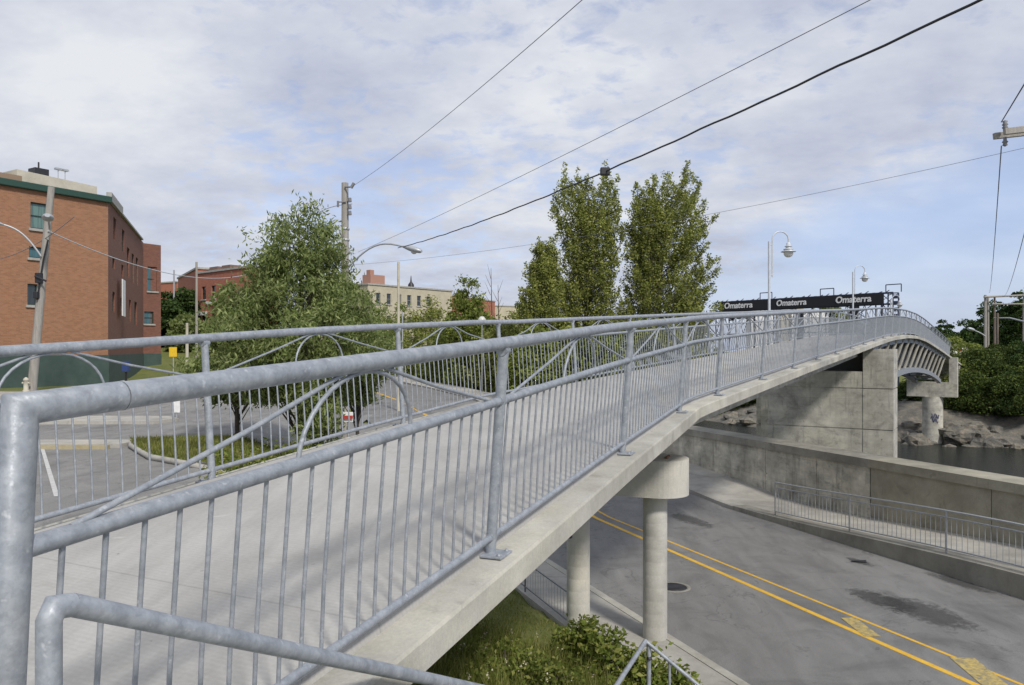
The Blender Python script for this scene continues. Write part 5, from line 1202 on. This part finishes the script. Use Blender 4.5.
cab(353, 186, 33.6, 434, 126, 582, 0, 13, .0075, M['wire_grey'], 'thin cable rising from the top of the thick pale pole to the upper middle edge')
cab(358, 252, 33.6, 640, 117, 870, 0, 9.5, .006, M['wire_grey'], 'thin grey cable running just above the thick black cable')
Mv = cab(398, 248, 33, 605, 171.5, 978, 1, 8.5, .0165, M['wire'], 'thick black twisted cable crossing the sky above the poplars', n=90, wob=.012)
mb = MB(); mb.box(Mv, (.2,.14,.16)); o = bevel(mb.build('cable_splice', M['wire'])); tag(o, 'black splice box hanging on the thick black cable', 'splice box')
cab(300, 268, 60, 700, 216, 1020, 149, 30, .009, M['wire_grey'], 'faint grey cable sloping behind the poplars to the right edge')
cab(48, 231, 41.8, 120, 260, 245, 275, 80, .03, M['lamp_white'], 'pale cable from the leaning pole towards the distant brick building')
cab(-40, 262, 45, 10, 256, 46, 238, 41.8, .02, M['wire_grey'], 'short cable from the leaning pole to the left edge')
cab(352, 204, 34, 336, 206, 300, 228, 60, .015, M['wire_grey'], 'short cable leaving the thick pale pole to the left')
def straight(a, b_, r, mat, label, sag=.3):
    m_ = (a+b_)/2; m_.z -= sag; cable((a, m_, b_), r, mat, label)
straight(E+Vector((.05,0,-.25)), at(989, 292, 92), .012, M['wire_grey'], 'cable dropping from the crossarm to the distant pole pair', 1.0)
straight(E+Vector((.05,0,.25)), at(1045, 50, 10), .012, M['wire'], 'cable rising from the crossarm end to the right edge', 0)
straight(at(1040, 170, 16), at(1003, 296, 92), .012, M['wire_grey'], 'cable near the right edge leading to the slender dark pole', .8)
straight(at(1060, 215, 16), at(1016, 296, 92), .012, M['wire_grey'], 'outermost cable at the right edge leading to the crossbar', .8)
# litter on the road
for i, (u, v, lab) in enumerate(((765,517,'scrap of white paper lying by the far kerb'), (858,562,'thin dark strip of rubber on the road near the walkway'))):
    c = at(u, v, 5.4*F/(v-350)); c.z = -5.39; mb = MB(); vs = [c+Vector((x, y, .012+.02*((i+k) % 2))) for k, (x, y) in enumerate(((-.2,-.05),(.18,-.1),(.22,.04),(-.1,.08)))]; mb.add(vs, [(0,1,2,3)]); o = mb.build('litter', M['white'] if i == 0 else M['black'])
    md = o.modifiers.new('s', 'SOLIDIFY'); md.thickness = .006; tag(o, lab, 'litter')
# ------------------------------------------------------------------ light, sky, camera
sv = Vector((.48,-.877,0)).normalized(); el = math.radians(42); sv = sv*math.cos(el)+Vector((0,0,math.sin(el)))
sl = bpy.data.lights.new('sun', 'SUN'); sl.energy = 2.25; sl.angle = math.radians(7.0); sl.color = (1,.945,.86)
so = bpy.data.objects.new('sun', sl); COL.objects.link(so); so.rotation_euler = (-sv).to_track_quat('-Z', 'Y').to_euler()
w = bpy.data.worlds.new('World'); scene.world = w; w.use_nodes = True; nt = w.node_tree; bg = nt.nodes['Background']
sky = N(nt, 'ShaderNodeTexSky', sky_type='NISHITA'); sky.sun_disc = False; sky.sun_elevation = el; sky.sun_rotation = math.atan2(sv.x, sv.y); sky.air_density = 1.0; sky.dust_density = .6; sky.ozone_density = 2.5
tc = N(nt, 'ShaderNodeTexCoord'); sp = N(nt, 'ShaderNodeSeparateXYZ'); L(nt, tc.outputs['Generated'], sp.inputs[0])
def mt(op, a, b_=None, c_=None):
    n = N(nt, 'ShaderNodeMath', operation=op)
    for i, x in enumerate((a, b_, c_)):
        if x is None: continue
        if isinstance(x, (int, float)): n.inputs[i].default_value = x
        else: L(nt, x, n.inputs[i])
    return n.outputs[0]
zc = mt('MAXIMUM', sp.outputs['Z'], .02); zz = mt('ADD', zc, .24)
px, py = mt('DIVIDE', sp.outputs['X'], zz), mt('DIVIDE', sp.outputs['Y'], zz)
cb = N(nt, 'ShaderNodeCombineXYZ'); L(nt, px, cb.inputs[0]); L(nt, py, cb.inputs[1])
v = cb.outputs[0]
mpb = N(nt, 'ShaderNodeMapping'); mpb.inputs['Rotation'].default_value = (0,0,.5); mpb.inputs['Scale'].default_value = (1.25,1.5,1); L(nt, v, mpb.inputs[0])
big = noise(nt, mpb.outputs[0], .55, 7, .58, .5)
puff = noise(nt, mpb.outputs[0], 8.5, 5, .6, .3)
edge = mt('ADD', mt('MULTIPLY', px, .95), mt('MULTIPLY', py, .25)); edge = mt('ADD', edge, mt('MULTIPLY', mt('SUBTRACT', big, .5), 1.8))
cov = mt('SUBTRACT', 1.0, N(nt, 'ShaderNodeMapRange', interpolation_type='SMOOTHSTEP').outputs[0]); mr = cov.node.inputs[1].links[0].from_node
mr.inputs['From Min'].default_value = 1.2; mr.inputs['From Max'].default_value = 1.75; L(nt, edge, mr.inputs['Value'])
den = mt('ADD', mt('MULTIPLY', big, 1.15), mt('MULTIPLY', puff, .70))
dr = ramp(nt, den, [(.76, g3(.25)), (.90, g3(.68)), (1.04, g3(1))])
sepd = N(nt, 'ShaderNodeSeparateColor'); L(nt, dr, sepd.inputs[0])
alpha = mt('MULTIPLY', sepd.outputs[0], cov); alpha = mt('MINIMUM', mt('ADD', alpha, .30), 1.0)
grey = ramp(nt, noise(nt, mpb.outputs[0], 1.1, 6, .6), [(.36, (3.4,3.7,4.6)), (.52, (4.5,4.75,5.4)), (.64, (5.6,5.75,6.05))])
skb = mix(nt, 'MULTIPLY', 1.0, sky.outputs[0], (1.12,1.02,1.12)); hz = mt('SUBTRACT', 1.0, mt('MINIMUM', mt('MULTIPLY', zc, 4.5), 1.0)); skb = mix(nt, 'MIX', mt('MULTIPLY', hz, .8), skb, (3.1,3.9,5.7))
skyc = mix(nt, 'MIX', alpha, skb, grey)
L(nt, skyc, bg.inputs['Color']); bg.inputs['Strength'].default_value = .10
cam = bpy.data.cameras.new('camera'); co = bpy.data.objects.new('camera', cam); COL.objects.link(co); co.location = (0,0,0); co.rotation_euler = (math.radians(90),0,0)
cam.sensor_width = 36; cam.lens = 27; cam.shift_y = 7.5/1024; cam.clip_start = .05; cam.clip_end = 5000; scene.camera = co
scene.view_settings.view_transform = 'Standard'; scene.view_settings.look = 'None'; scene.view_settings.exposure = 0.50; scene.view_settings.gamma = 1
for o in bpy.data.objects:
    if '_w' in o: del o['_w']
